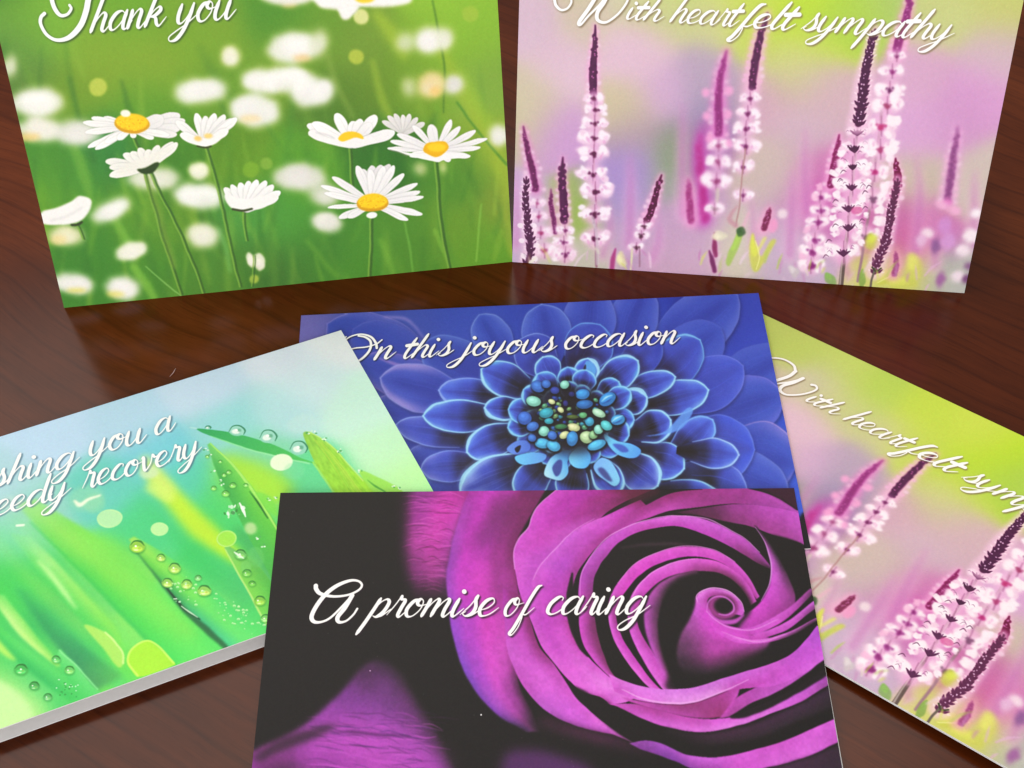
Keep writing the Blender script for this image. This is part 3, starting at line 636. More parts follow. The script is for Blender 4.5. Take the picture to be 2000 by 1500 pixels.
    pr.stroke([(1710, 525), (1704, 545), (1700, 565)], 4, (110, 100, 90), .7); pr.stroke([(1704, 522), (1712, 530), (1722, 524)], 3, (70, 70, 50), .6)
    pr.stroke([(1676, 250), (1668, 325), (1660, 400), (1655, 450), (1649, 500), (1642, 560)], [4, 5, 6, 7, 8, 9], (104, 88, 84), .7)
    pr.stroke([(1673, 300), (1658, 420), (1646, 500), (1640, 560)], [1.4, 2, 2.6, 3], (176, 160, 156), .6, .8)
    for x, y, h in [(1676, 256, 22), (1670, 288, 27), (1666, 324, 30), (1664, 362, 34), (1658, 403, 34), (1656, 443, 34), (1649, 492, 34)]: whorl(x, y, h * rng.uniform(.92, 1.08), (92, 40, 82) if y > 330 else (78, 28, 68), .8, rng.uniform(9.5, 13), True)
    for x, y in [(1640, 300), (1695, 300), (1632, 340), (1697, 330), (1634, 380), (1690, 385), (1626, 425), (1694, 420), (1628, 450), (1622, 480), (1682, 470), (1700, 350)]: [lobe(x + rng.normal(0, 4), y + rng.normal(0, 4), rng.uniform(4, 8), W1 if k else W2, 1.0, .9) for k in range(3)]
    for x, y in [(1640, 352), (1646, 335), (1632, 392), (1698, 365), (1690, 375), (1630, 440), (1618, 470), (1612, 500), (1690, 405), (1684, 430)]:
        pr.stroke([(x - 5, y + 3), (x, y - 3), (x + 6, y)], [1, 2.2, 1], (110, 70, 100), .4, .85)
    pr.blob(1674, 410, 12, 8, (206, 100, 150), -10, 1.2, .8)
    teeth([(1709, 58), (1700, 90), (1693, 130), (1688, 165), (1683, 200), (1677, 240)], 20, (80, 26, 70), 9.0)
    for i in range(46):                                 # wispy bracts and leaves along the foot
        x = rng.uniform(1010, 1880); y = 512 + (x - 1000) * .07 + rng.uniform(-34, 12); Lh = rng.uniform(10, 34); a = rng.normal(0, .5)
        c = [(206, 210, 110), (170, 190, 96), (214, 170, 200), (232, 200, 220), (190, 130, 176), (224, 224, 190)][rng.integers(6)]
        pr.stroke([(x, y), (x + a * Lh * .5, y - Lh * .55), (x + a * Lh * 1.2, y - Lh)], [3.4, 5, .8], c, rng.uniform(.8, 2.4), rng.uniform(.3, .75), n=4)
    # lettering
    m = np.zeros((pr.h, pr.w), np.float32)
    pen_path(pr, m, [(1083, -2), (1086, 10), (1096, 19), (1108, 16), (1116, 4), (1113, -8), (1104, -20), (1110, -36), (1132, -46), (1156, -42), (1168, -28)], 5, 3.6)
    pen_path(pr, m, [(1168, -28), (1164, -8), (1150, 16), (1131, 43), (1135, 47), (1150, 30), (1172, 8), (1188, -14)], 6.5, 3.6)
    pen_path(pr, m, [(1190, -18), (1180, 4), (1167, 24), (1168, 39), (1184, 43), (1206, 28), (1222, 8), (1227, -6), (1221, -13), (1213, -11)], 6.5, 3.8)
    write_word(pr, m, 'ith', (1222, 36), (1292, 41), 22)
    write_word(pr, m, 'heart', (1308, 42), (1440, 51), 27)
    write_word(pr, m, 'felt', (1437, 51), (1550, 58), 27)
    write_word(pr, m, 'sympathy', (1564, 58), (1856, 78), 29)
    lay_letters(pr, m, (120, 100, 70), 2.4, .7)
    return pr.image('salvia_print')

# ------------------------------------------------------------------ print: blue dahlia
def paint_dahlia():
    pr = Print('blue', 1424, 800, 37); rng = pr.rng
    pr.field([(620, 640, (112, 106, 172)), (700, 640, (62, 76, 160)), (800, 640, (70, 86, 168)), (800, 720, (58, 64, 148)), (760, 800, (56, 62, 150)), (900, 620, (66, 84, 176)), (1050, 640, (56, 76, 170)), (1200, 610, (54, 78, 176)),
              (1300, 620, (54, 76, 176)), (1380, 620, (34, 42, 110)), (1450, 620, (62, 80, 180)), (1450, 680, (60, 80, 184)), (1500, 800, (54, 84, 190)), (1540, 900, (60, 92, 200)), (1540, 1000, (62, 92, 196)), (1400, 900, (58, 78, 180)), (1380, 940, (36, 32, 60)), (1300, 1000, (50, 60, 130)),
              (1120, 820, (30, 24, 34)), (1000, 1000, (50, 66, 150)), (800, 1000, (52, 64, 150)), (840, 870, (38, 38, 90)), (700, 800, (60, 66, 150)), (1140, 700, (40, 40, 90)), (1260, 820, (36, 34, 80))], 40)
    def petal(base, tip, w, body=(78, 96, 196), dark=(34, 28, 40), rim=(128, 160, 238), rw=3.2, soft=.8, bulge=.58, inner=(70, 84, 180), dk=.42, point=.16, glow=None, asym=0.0, alpha=1.0, rims=(1, 1)):
        b = np.array(base, float); t = np.array(tip, float); d = t - b; L = math.hypot(*d); u = d / L; nn = np.array([-u[1], u[0]])
        def edge(s):
            k = s * (1 + s * asym)
            return [b + nn * w * .12 * k, b + d * .25 + nn * w * .34 * k, b + d * bulge + nn * w * .5 * k, b + d * .84 + nn * w * .38 * k, b + d * .95 + nn * w * point * 1.2 * k, t]
        A, B = edge(1), edge(-1)
        bd, dd, ii = np.array(body, float), np.array(dark, float), np.array(inner, float)
        mid = dd * .35 + ii * .65
        gl = np.array(glow, float) if glow is not None else bd * .65 + np.array(rim, float) * .35
        rows = [[dd * .8 + ii * .2, dd, dd, dd, dd * .8 + ii * .2]]
        if dk > .3: rows += [[mid * .8, dd * .85 + ii * .15, dd, dd * .85 + ii * .15, mid * .8], [mid, dd * .6 + ii * .4, dd * .8 + ii * .2, dd * .6 + ii * .4, mid]]
        if dk > .5: rows.append([mid, dd * .75 + ii * .25, dd, dd * .75 + ii * .25, mid])
        rows += [[bd, ii, ii * .8 + dd * .2, ii, bd], [gl, bd, ii, bd, gl], [gl, bd, bd, bd, gl]]
        pr.fill(np.vstack([catmull(np.array(A), False, 6), catmull(np.array(B), False, 6)[::-1]]) + np.array([1.5, 3.5]), (20, 18, 40), 3 + soft, .5 * alpha, smooth=False)
        pr.ribbon(A, B, rows, soft, alpha)
        for e, on in ((A, rims[0]), (B, rims[1])):
            if on:
                pr.stroke(e[1:], [rw * .6 * on, rw * 1.9 * on, rw * 2.0 * on, rw * 1.4], bd * .5 + np.array(rim, float) * .5, 1.2 + soft, .3 * alpha)
                pr.stroke(e[1:], [rw * .25 * on, rw * .62 * on, rw * .95 * on, rw * .7], rim, .5 + soft * .5, .85 * alpha)
        for i in range(5):                                  # faint veins
            o = rng.uniform(-.28, .28)
            pr.stroke([b + d * .35 + nn * w * o * .7, b + d * .65 + nn * w * o, b + d * .92 + nn * w * o * .55], [.5, 1.2, .5], bd * 1.12, .8, .25 * alpha)
    thin = dict(rim=(118, 134, 216), rw=1.6, soft=1.1, dark=(46, 54, 130), inner=(58, 74, 164), body=(70, 90, 184), dk=.2)
    lav = dict(rim=(138, 132, 204), rw=2.0, soft=1.4, dark=(52, 56, 140), inner=(58, 70, 158), body=(64, 80, 168), dk=.2)
    petal((900, 790), (640, 632), 150, **lav)
    pr.stroke([(752, 618), (790, 622), (812, 640), (832, 668)], [6, 8, 5, 3], (140, 130, 200), 2.5, .7)
    petal((880, 780), (690, 642), 120, **dict(lav, rim=(96, 104, 188)))
    petal((1250, 720), (1440, 576), 120, **thin); petal((1200, 720), (1262, 560), 96, **thin); petal((1140, 720), (1158, 562), 104, **thin)
    petal((1080, 720), (1058, 594), 96, **dict(thin, rim=(122, 146, 222), rw=2.4)); petal((1000, 730), (936, 614), 78, **dict(thin, rim=(124, 146, 222), rw=2.2))
    petal((1260, 760), (1408, 640), 110, **dict(thin, rim=(90, 108, 200)))
    petal((1360, 800), (1545, 690), 110, **dict(thin, rim=(90, 108, 200))); petal((1340, 830), (1532, 772), 120, **dict(thin, rim=(132, 128, 224), rims=(0, 1)))
    petal((1380, 880), (1556, 910), 150, **dict(thin, rim=(182, 156, 222), rw=2.4, rims=(0, 1))); petal((1330, 900), (1540, 960), 110, **thin)
    petal((940, 800), (700, 705), 90, **dict(lav, rim=(150, 128, 204))); petal((930, 830), (720, 800), 90, **lav)
    petal((990, 770), (826, 672), 100, **dict(lav, rim=(116, 140, 220), rw=2.2)); pr.stroke([(740, 700), (780, 714), (840, 730)], [3, 8, 4], (156, 128, 198), 2, .75)
    petal((960, 880), (762, 862), 70, **lav)
    petal((935, 790), (742, 738), 92, **dict(lav, rim=(150, 152, 226), rw=3, body=(74, 88, 180), glow=(150, 138, 208)))
    petal((980, 890), (782, 905), 80, **dict(lav, rim=(128, 142, 220), dark=(36, 30, 50))); petal((970, 930), (800, 985), 80, **dict(lav, rim=(120, 160, 232), rw=3.4, dark=(36, 30, 50)))
    petal((945, 865), (774, 830), 56, rim=(140, 160, 236), rw=2.6, body=(82, 94, 188)); petal((960, 905), (822, 915), 60, rim=(134, 158, 236), rw=2.6, body=(88, 100, 196), glow=(122, 130, 212))
    petal((1290, 800), (1452, 716), 106, rim=(112, 126, 224), rw=2.0, body=(74, 92, 196), dark=(52, 62, 150)); petal((1250, 770), (1368, 664), 92, rim=(126, 186, 244), rw=3.2, body=(72, 90, 190), dark=(38, 30, 52), rims=(.5, 1.6))
    petal((1300, 870), (1474, 880), 132, rim=(108, 130, 228), rw=2.0, body=(70, 92, 204), dark=(30, 26, 40)); petal((1290, 930), (1460, 960), 100, rim=(130, 150, 236), rw=2.4, dark=(30, 26, 30), dk=.6)
    petal((1120, 735), (1172, 634), 96, rim=(112, 160, 236), rw=2.8, body=(66, 82, 178), dark=(36, 28, 48)); petal((1085, 735), (1018, 662), 84, rim=(128, 150, 226), rw=2.4, body=(64, 78, 172), dark=(48, 52, 120))
    petal((1200, 740), (1290, 668), 70, rim=(96, 120, 212), rw=1.6, body=(60, 74, 170), dark=(40, 30, 46))
    # main ring
    C = dict(rim=(158, 216, 252), rw=3.8, body=(84, 108, 212), dark=(26, 19, 22))
    petal((1300, 905), (1392, 820), 66, **dict(C, rim=(126, 176, 246))); petal((1240, 880), (1336, 916), 74, **C); petal((1320, 880), (1442, 890), 58, **dict(C, rim=(160, 196, 250), body=(84, 108, 214)))
    petal((1270, 960), (1412, 985), 76, **C); petal((1200, 885), (1284, 950), 74, **dict(C, body=(112, 130, 222), glow=(150, 200, 246), rims=(1, 1.8)))
    petal((1230, 800), (1384, 762), 68, **C); petal((1195, 775), (1320, 736), 48, **C); petal((1155, 765), (1246, 706), 62, **dict(C, glow=(96, 166, 236), rims=(1, 1.6)))
    petal((1225, 850), (1310, 822), 64, **dict(C, dk=.6, rims=(1.6, 1.2))); pr.fill([(1262, 852), (1300, 842), (1340, 800), (1352, 806), (1330, 838), (1290, 850)], (104, 152, 238), 1.2, .85)
    petal((1010, 775), (856, 764), 60, **dict(C, rim=(136, 160, 236), rims=(1, 1.3))); petal((1000, 815), (826, 813), 64, **dict(C, rims=(1.5, 1)))
    petal((1055, 772), (940, 722), 68, **dict(C, glow=(104, 172, 236), rims=(1, 1.7))); petal((1030, 840), (912, 884), 66, **dict(C, rims=(1.7, 1), asym=.1)); petal((1062, 895), (900, 960), 84, **dict(C, body=(124, 142, 222), glow=(150, 206, 246), rims=(2.4, 1)))
    petal((1040, 800), (946, 798), 46, **dict(C, glow=(110, 180, 240), rims=(1, 2.2), dk=.6)); petal((1080, 895), (1008, 968), 66, **C)
    petal((1130, 900), (1108, 980), 66, **dict(C, dk=.7)); petal((1160, 890), (1206, 965), 58, **dict(C, glow=(130, 206, 250), rims=(2.2, 1.2)))
    petal((1085, 750), (1060, 698), 52, **dict(C, glow=(90, 160, 232), dark=(50, 60, 140))); petal((1142, 760), (1148, 700), 46, **dict(C, glow=(96, 176, 240), rims=(2.6, 1)))
    pr.fill([(1134, 752), (1140, 720), (1146, 705), (1160, 712), (1164, 730), (1150, 752)], (96, 160, 232), 1.2, .9); pr.fill([(1136, 745), (1139, 722), (1144, 712), (1144, 730)], (40, 34, 50), 1)
    petal((1195, 800), (1264, 775), 50, **dict(C, rims=(1.2, 2.6), dk=.6))
    # tight inner rings of cupped petals
    for ring, (rx0, ry0, L0, w0, nn_) in enumerate([(62, 48, 62, 46, 15), (46, 36, 40, 34, 13)]):
        for k in range(nn_):
            a = 2 * math.pi * (k + .5 * ring + rng.uniform(-.2, .2)) / nn_
            ca, sa = math.cos(a), math.sin(a); g = rng.uniform(.85, 1.15)
            b0 = (1118 + rx0 * ca, 818 + ry0 * sa); t0 = (1118 + (rx0 + L0 * g) * ca + rng.normal(0, 4), 818 + (ry0 + L0 * g * .82) * sa + rng.normal(0, 3))
            petal(b0, t0, w0 * rng.uniform(.85, 1.1), **dict(C, body=(86, 128, 222), glow=(112, 184, 244), rim=(140, 206, 250), rw=2.6, dk=.6 if k % 2 else .4, rims=(rng.uniform(.8, 2.2), rng.uniform(.8, 2.2))))
    # scalloped inner tubes
    for pts, c0, c1 in [([(1062, 925), (1075, 895), (1105, 880), (1130, 890), (1110, 900), (1110, 925), (1095, 938), (1075, 935)], (170, 222, 250), (86, 160, 232)), ([(1180, 848), (1205, 862), (1235, 868), (1252, 880), (1240, 895), (1212, 892), (1190, 872)], (120, 206, 250), (88, 150, 230)),
                        ([(1113, 890), (1130, 874), (1148, 880), (1155, 898), (1145, 915), (1125, 914), (1114, 904)], (126, 206, 250), (88, 164, 236)), ([(1160, 910), (1175, 895), (1196, 905), (1210, 935), (1200, 950), (1180, 938), (1165, 925)], (120, 170, 240), (130, 200, 250)),
                        ([(990, 876), (1010, 862), (1032, 862), (1036, 878), (1020, 888), (1000, 886)], (104, 140, 226), (84, 116, 208)), ([(1006, 892), (1040, 884), (1066, 888), (1058, 902), (1020, 908)], (110, 190, 244), (100, 150, 230))]:
        pr.fill(pts, (20, 16, 24), 3, .6); pr.fill(pts, None, .9, 1, ((pts[0], c0), (pts[len(pts) // 2], c1)))
    pr.fill([(1078, 912), (1090, 898), (1098, 902), (1094, 924), (1084, 930)], (60, 70, 140), 1.2, .9); pr.fill([(1196, 868), (1216, 870), (1228, 882), (1214, 884)], (70, 90, 180), 1.4, .9)
    pr.fill([(1006, 876), (1018, 870), (1016, 880), (1010, 884)], (30, 26, 40), .8); pr.fill([(1168, 918), (1180, 916), (1196, 940), (1184, 938)], (60, 60, 120), 1.6, .8)
    # heart of the flower
    pr.fill([(1040, 770), (1090, 752), (1150, 760), (1190, 790), (1196, 835), (1160, 880), (1110, 890), (1050, 870), (1030, 820)], (28, 22, 28), 8, .8)
    for i in range(70):
        a = rng.uniform(0, 6.28); r = math.sqrt(rng.random()); x, y = 1118 + 70 * r * math.cos(a), 818 + 52 * r * math.sin(a)
        c = [(54, 96, 150), (60, 130, 150), (90, 150, 120), (50, 70, 140), (120, 160, 110)][rng.integers(5)]; q = rng.uniform(3, 6.5)
        pr.blob(x, y + 1.5, q + 1, q * .8 + 1, (14, 12, 18), 0, 1.2, .7); pr.blob(x, y, q, q * .75, c, rng.uniform(-40, 40), 1.0, .85); pr.blob(x - q * .2, y - q * .25, q * .45, q * .3, np.minimum(np.array(c) * 1.4, 250), 0, .8, .7)
    MI, CR, TE, BL, CY = (150, 224, 206), (214, 226, 170), (70, 168, 190), (78, 126, 212), (92, 184, 238)
    for x, y, rx, ry, c, a in [(1042, 784, 14, 10, MI, 10), (1077, 785, 7, 5, CR, 20), (1095, 801, 7, 5, CR, 40), (1067, 807, 14, 10, TE, -10), (1073, 823, 9, 6, TE, 0), (1063, 843, 11, 10, MI, -20), (1060, 867, 15, 10, CY, 10), (1081, 872, 14, 10, CY, 20), (1079, 851, 9, 9, BL, 0),
                               (1120, 836, 13, 8, CR, 10), (1102, 851, 10, 7, CR, -30), (1117, 858, 11, 15, (74, 150, 220), 10), (1146, 855, 14, 12, (186, 220, 170), 0), (1160, 850, 9, 8, (150, 200, 150), 0), (1169, 840, 9, 9, MI, 20), (1184, 832, 12, 9, (100, 204, 214), 30), (1169, 808, 14, 8, (180, 232, 200), 25), (1151, 825, 9, 9, (80, 170, 210), 0),
                               (1138, 812, 8, 6, (110, 180, 130), 0), (1118, 815, 12, 4, (90, 110, 60), 0), (1096, 834, 12, 5, (70, 130, 90), 0), (1102, 752, 9, 8, MI, -20), (1137, 770, 14, 10, (72, 150, 226), -10), (1141, 790, 16, 9, (60, 120, 190), -5), (1186, 780, 18, 12, (72, 150, 230), -30), (1206, 820, 14, 10, (84, 168, 236), -15),
                               (1166, 870, 19, 9, CY, -22), (1050, 755, 14, 11, BL, 30), (1066, 750, 9, 8, BL, 0), (1025, 818, 14, 13, (76, 120, 214), 0), (1041, 834, 12, 9, BL, -20), (1083, 763, 9, 7, (66, 84, 170), 0), (1104, 788, 5, 6, (60, 60, 130), 0), (1116, 770, 6, 5, (50, 56, 120), 0), (1040, 856, 8, 7, BL, 0)]:
        pr.blob(x + 1, y + 2.5, rx + 1.5, ry + 1.5, (14, 12, 16), a, 1.6, .8)
        pr.blob(x, y, rx, ry, np.array(c) * .78, a, .8)
        pr.blob(x - rx * .12, y - ry * .2, rx * .72, ry * .66, c, a, 1.6, .95)
        pr.blob(x - rx * .25, y - ry * .35, rx * .3, ry * .25, np.minimum(np.array(c) * 1.18, 250), a, 1.2, .7)
    for x, y in [(1186, 780), (1206, 820)]:
        pr.stroke([(x - 12, y + 4), (x - 2, y - 4), (x + 10, y - 8)], [1, 3.5, 1], (170, 224, 252), .9, .8); pr.stroke([(x - 10, y + 8), (x + 2, y + 3), (x + 8, y - 2)], [1, 3, 1], (30, 50, 110), 1.2, .7)
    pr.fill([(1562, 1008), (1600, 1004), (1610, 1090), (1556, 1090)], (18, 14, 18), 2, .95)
    # lettering
    m = np.zeros((pr.h, pr.w), np.float32)
    pen_path(pr, m, [(700, 656), (714, 659), (724, 668), (722, 684), (708, 700), (692, 708), (678, 706), (668, 692), (668, 674), (682, 659), (704, 653), (724, 658), (734, 670), (736, 680)], 5, 3)
    pen_path(pr, m, [(664, 692), (690, 681), (715, 678), (735, 672), (746, 664)], 4, 3)
    pen_path(pr, m, [(672, 690), (660, 684), (662, 668), (676, 658)], 4, 3)
    write_word(pr, m, 'n', (731, 703), (770, 698), 23, thick=.185)
    write_word(pr, m, 'this', (786, 700), (882, 694), 23, thick=.185)
    write_word(pr, m, 'joyous', (903, 695), (1084, 686), 24, thick=.185)
    write_word(pr, m, 'occasion', (1100, 682), (1326, 670), 24, thick=.185)
    lay_letters(pr, m, (14, 16, 44), 2.2, .85)
    return pr.image('dahlia_print')

# ------------------------------------------------------------------ print: dew on grass
def paint_grass():
    pr = Print('green', 1424, 860, 41); rng = pr.rng
    pr.field([(650, 660, (214, 222, 226)), (560, 700, (204, 216, 230)), (400, 760, (186, 210, 232)), (100, 850, (180, 210, 236)), (250, 830, (172, 206, 228)), (600, 750, (194, 220, 226)), (760, 880, (186, 236, 192)), (800, 930, (180, 240, 160)),
              (700, 800, (190, 230, 212)), (550, 800, (172, 214, 218)), (450, 830, (146, 206, 208)), (300, 890, (122, 196, 210)), (350, 950, (96, 194, 168)), (220, 950, (110, 196, 180)), (50, 1000, (146, 204, 190)), (0, 950, (170, 208, 218)), (500, 890, (130, 206, 166)),
              (620, 940, (104, 206, 144)), (480, 940, (130, 212, 96)), (420, 1000, (84, 198, 112)), (300, 1010, (84, 198, 130)), (30, 1060, (130, 212, 160)), (20, 1130, (78, 198, 92)), (60, 1150, (78, 198, 96)), (200, 1130, (122, 214, 94)), (300, 1250, (108, 220, 104)), (400, 1200, (96, 214, 112)),
              (450, 1100, (70, 192, 106)), (480, 1140, (86, 180, 110)), (150, 1250, (84, 196, 100)), (100, 1220, (64, 176, 100)), (60, 1300, (80, 196, 96)), (150, 1330, (82, 200, 100)), (230, 1340, (110, 216, 90)), (20, 1370, (184, 238, 146)), (500, 1230, (90, 208, 110)), (-100, 1000, (176, 212, 214)), (-100, 1300, (90, 200, 100)), (850, 1000, (150, 232, 150)), (700, 1000, (110, 206, 120))], 34)
    # far blades
    for i in range(46):
        x = rng.uniform(-60, 520); y = rng.uniform(960, 1240); Lh = rng.uniform(90, 260)
        c = [(150, 222, 110), (110, 212, 96), (66, 186, 104), (84, 196, 130), (180, 230, 120)][rng.integers(5)]
        pr.stroke([(x, y), (x + Lh * .42, y + Lh * .45), (x + Lh * .95, y + Lh * .9)], [3, rng.uniform(14, 34), rng.uniform(10, 24)], c, rng.uniform(6, 12), rng.uniform(.15, .4), n=5)
    # broad soft blades
    pr.ribbon([(30, 985), (85, 1045), (150, 1110), (235, 1195), (340, 1300)], [(70, 975), (165, 1035), (255, 1105), (350, 1185), (450, 1262)],
              [[(150, 214, 140), (150, 218, 130), (150, 216, 140)], [(112, 208, 96), (140, 218, 96), (122, 212, 90)], [(84, 200, 90), (126, 216, 90), (110, 212, 92)], [(80, 204, 92), (112, 218, 94), (100, 216, 100)], [(84, 214, 100), (104, 222, 104), (92, 214, 108)]], 3.2, .95)
    pr.stroke([(60, 1022), (130, 1090), (200, 1160), (270, 1232), (340, 1300)], [2, 4, 6, 8, 9], (66, 188, 92), 2.6, .85)
    pr.stroke([(140, 1030), (200, 1078), (280, 1150), (370, 1236)], [10, 26, 30, 22], (136, 220, 96), 9, .6)
    pr.stroke([(290, 915), (330, 965), (390, 1030), (450, 1080), (500, 1120)], [16, 34, 44, 30, 10], (188, 228, 60), 8, .92)
    pr.stroke([(285, 900), (300, 925), (330, 960)], [20, 30, 26], (204, 232, 130), 8, .8); pr.stroke([(300, 955), (330, 975)], [26, 20], (204, 238, 120), 6, .75)
    pr.stroke([(440, 900), (490, 930), (540, 960)], [20, 60, 60], (168, 220, 62), 12, .8)
    pr.ribbon([(20, 1045), (70, 1110), (130, 1180), (190, 1250), (238, 1312)], [(60, 1050), (110, 1100), (170, 1165), (225, 1225), (250, 1290)], [[(130, 212, 150), (140, 220, 150)], [(110, 212, 110), (160, 230, 130)], [(90, 204, 100), (150, 226, 110)], [(84, 200, 100), (136, 222, 96)], [(110, 216, 90), (120, 220, 96)]], 3, .9)
    pr.stroke([(76, 1098), (100, 1125), (128, 1160), (150, 1190)], [4, 9, 9, 3], (192, 248, 156), 3, .85); pr.stroke([(60, 1070), (100, 1108)], [3, 8], (170, 236, 150), 4, .6, False)
    pr.ribbon([(30, 1150), (75, 1215), (125, 1280), (185, 1350)], [(60, 1160), (115, 1215), (175, 1270), (240, 1320)], [[(60, 170, 100), (84, 196, 100)], [(50, 150, 96), (70, 176, 104)], [(60, 140, 100), (62, 156, 100)], [(80, 150, 100), (90, 176, 96)]], 4, .92)
    pr.ribbon([(-20, 1160), (25, 1225), (70, 1270), (112, 1302)], [(10, 1165), (50, 1215), (90, 1262), (120, 1300)], [[(150, 226, 120), (120, 216, 110)], [(196, 240, 146), (140, 220, 110)], [(206, 246, 140), (120, 212, 100)], [(190, 240, 120), (110, 206, 100)]], 2.6, .95)
    pr.ribbon([(-30, 1235), (30, 1290), (85, 1335), (140, 1372)], [(0, 1225), (55, 1270), (110, 1310), (170, 1358)], [[(60, 180, 96), (90, 206, 100)], [(56, 176, 96), (100, 212, 110)], [(60, 176, 100), (96, 208, 110)], [(70, 190, 100), (90, 204, 104)]], 3, .92)
    pr.stroke([(-10, 1255), (15, 1278), (30, 1290)], [14, 10, 4], (184, 238, 110), 3, .9)
    pr.fill([(-60, 1330), (10, 1335), (62, 1388), (40, 1440), (-60, 1440)], (194, 240, 160), 4, .95)
    pr.ribbon([(112, 1276), (122, 1310), (140, 1350), (150, 1372)], [(118, 1268), (150, 1302), (180, 1338), (200, 1356)], [[(100, 210, 116), (120, 220, 130)], [(84, 200, 106), (110, 216, 124)], [(80, 198, 104), (100, 210, 116)]], 1.6, .92)
    pr.stroke([(116, 1270), (150, 1302), (190, 1346)], [2, 3, 2], (140, 230, 150), 1.0, .85)
    pr.fill([(165, 1222), (205, 1236), (238, 1272), (241, 1296), (230, 1302), (200, 1266)], (172, 228, 108), 1.6, .92); pr.stroke([(205, 1236), (238, 1272), (241, 1296)], 3, (208, 246, 150), 1, .9)
    pr.fill([(249, 1292), (258, 1268), (288, 1252), (305, 1262), (340, 1294), (338, 1300), (275, 1322), (256, 1308)], (168, 232, 68), 1, .95); pr.stroke([(268, 1320), (250, 1292), (260, 1266), (288, 1252), (310, 1264), (340, 1295)], 3.4, (198, 246, 110), .9, .95)
    # dewy blade with a dark groove, one sweep from tip to foot
    pr.ribbon([(254, 1056), (290, 1108), (338, 1166), (392, 1220), (442, 1266)], [(264, 1050), (322, 1084), (392, 1134), (456, 1188), (520, 1236)],
              [[(150, 214, 90), (160, 220, 100), (140, 214, 96)], [(96, 190, 84), (136, 218, 92), (104, 206, 100)], [(60, 150, 96), (120, 216, 96), (84, 200, 110)], [(70, 176, 130), (108, 216, 110), (84, 206, 112)], [(80, 196, 140), (106, 218, 116), (92, 210, 110)]], 1.6, .95)
    pr.stroke([(264, 1074), (290, 1108), (322, 1148), (360, 1190), (402, 1230), (442, 1266)], [1.6, 2.6, 5, 9, 12, 9], (46, 104, 70), 2.0, .9)
    pr.stroke([(326, 1150), (358, 1186), (390, 1210)], [2, 4, 2], (28, 60, 44), 1.0, .85); pr.stroke([(356, 1184), (372, 1196), (386, 1206)], [2, 3, 1.5], (200, 236, 200), .7, .9)
    # slim right blade
    pr.fill([(455, 1030), (520, 1060), (560, 1100), (560, 1180), (520, 1130), (480, 1080)], (76, 156, 92), 7, .6)
    pr.ribbon([(438, 1070), (462, 1116), (490, 1166), (520, 1222)], [(446, 1066), (500, 1104), (536, 1150), (560, 1220)], [[(120, 190, 110), (110, 180, 100)], [(130, 204, 90), (96, 176, 84)], [(126, 204, 86), (90, 176, 80)], [(116, 200, 90), (90, 180, 86)]], 1.2, .95)
    pr.stroke([(440, 1074), (463, 1118), (490, 1165), (519, 1218)], [2, 3, 3, 3], (182, 228, 130), .9, .9)
    # dewy leaning blade
    pr.ribbon([(406, 870), (420, 918), (444, 968), (480, 1040), (530, 1130)], [(413, 867), (456, 910), (502, 966), (548, 1040), (590, 1120)],
              [[(110, 190, 110), (120, 200, 110)], [(70, 160, 84), (116, 200, 92)], [(76, 168, 84), (112, 196, 76)], [(84, 176, 84), (104, 190, 76)], [(84, 176, 84), (100, 184, 80)]], 1.2, .95)
    pr.stroke([(412, 868), (450, 906), (486, 950), (520, 1000), (548, 1046)], [2, 4, 5, 4, 3], (166, 228, 114), .8, .95); pr.stroke([(488, 962), (506, 986), (524, 1014)], [1, 4, 2], (38, 96, 44), 1, .9)
    pr.fill([(500, 965), (530, 975), (545, 1010), (525, 1000)], (124, 210, 84), 2, .8)
    # arching blade
    pr.fill([(384, 839), (430, 842), (490, 856), (545, 876), (590, 898), (622, 908), (606, 906), (540, 893), (470, 874), (420, 856)], None, .9, 1, (((400, 840), (60, 160, 100)), ((600, 905), (86, 186, 96))))
    pr.stroke([(412, 853), (470, 874), (540, 894), (605, 908)], [1.5, 3.5, 4, 3], (146, 224, 160), .9, .9); pr.stroke([(372, 836), (384, 838)], [2, 3], (190, 226, 220), 1.2, .7, False)
    # broad bent blade
    tx = 0.94 + 0.12 * upsample(rng.random((60, 200)), pr.h, pr.w)
    pr.fill([(592, 852), (604, 846), (622, 856), (660, 884), (690, 920), (740, 966), (690, 990), (660, 970), (632, 930), (612, 900)], None, .9, 1, (((600, 855), (142, 196, 84)), ((690, 960), (152, 214, 66))), tex=tx)
    for i in range(26):
        x = 606 + rng.uniform(0, 26); a = rng.uniform(.9, 1.15)
        pr.stroke([(x, 858 + (x - 606) * .4), (x + 40 * a, 910 + (x - 606) * .2), (x + 84 * a, 975)], [.8, 1.6, 1.2], [(176, 222, 92), (122, 190, 62), (190, 214, 86)][rng.integers(3)], .6, .35)
    pr.fill([(703, 920), (740, 934), (780, 955), (786, 968), (742, 972), (716, 945)], (150, 218, 92), 1.2, .95); pr.stroke([(718, 938), (735, 952), (752, 962)], [1, 4, 3], (70, 140, 60), 1, .8)
    pr.stroke([(612, 905), (630, 930), (655, 968)], 3, (180, 226, 90), 1, .7); pr.stroke([(604, 846), (640, 868), (690, 918), (710, 940)], 2.4, (190, 232, 130), .8, .8)
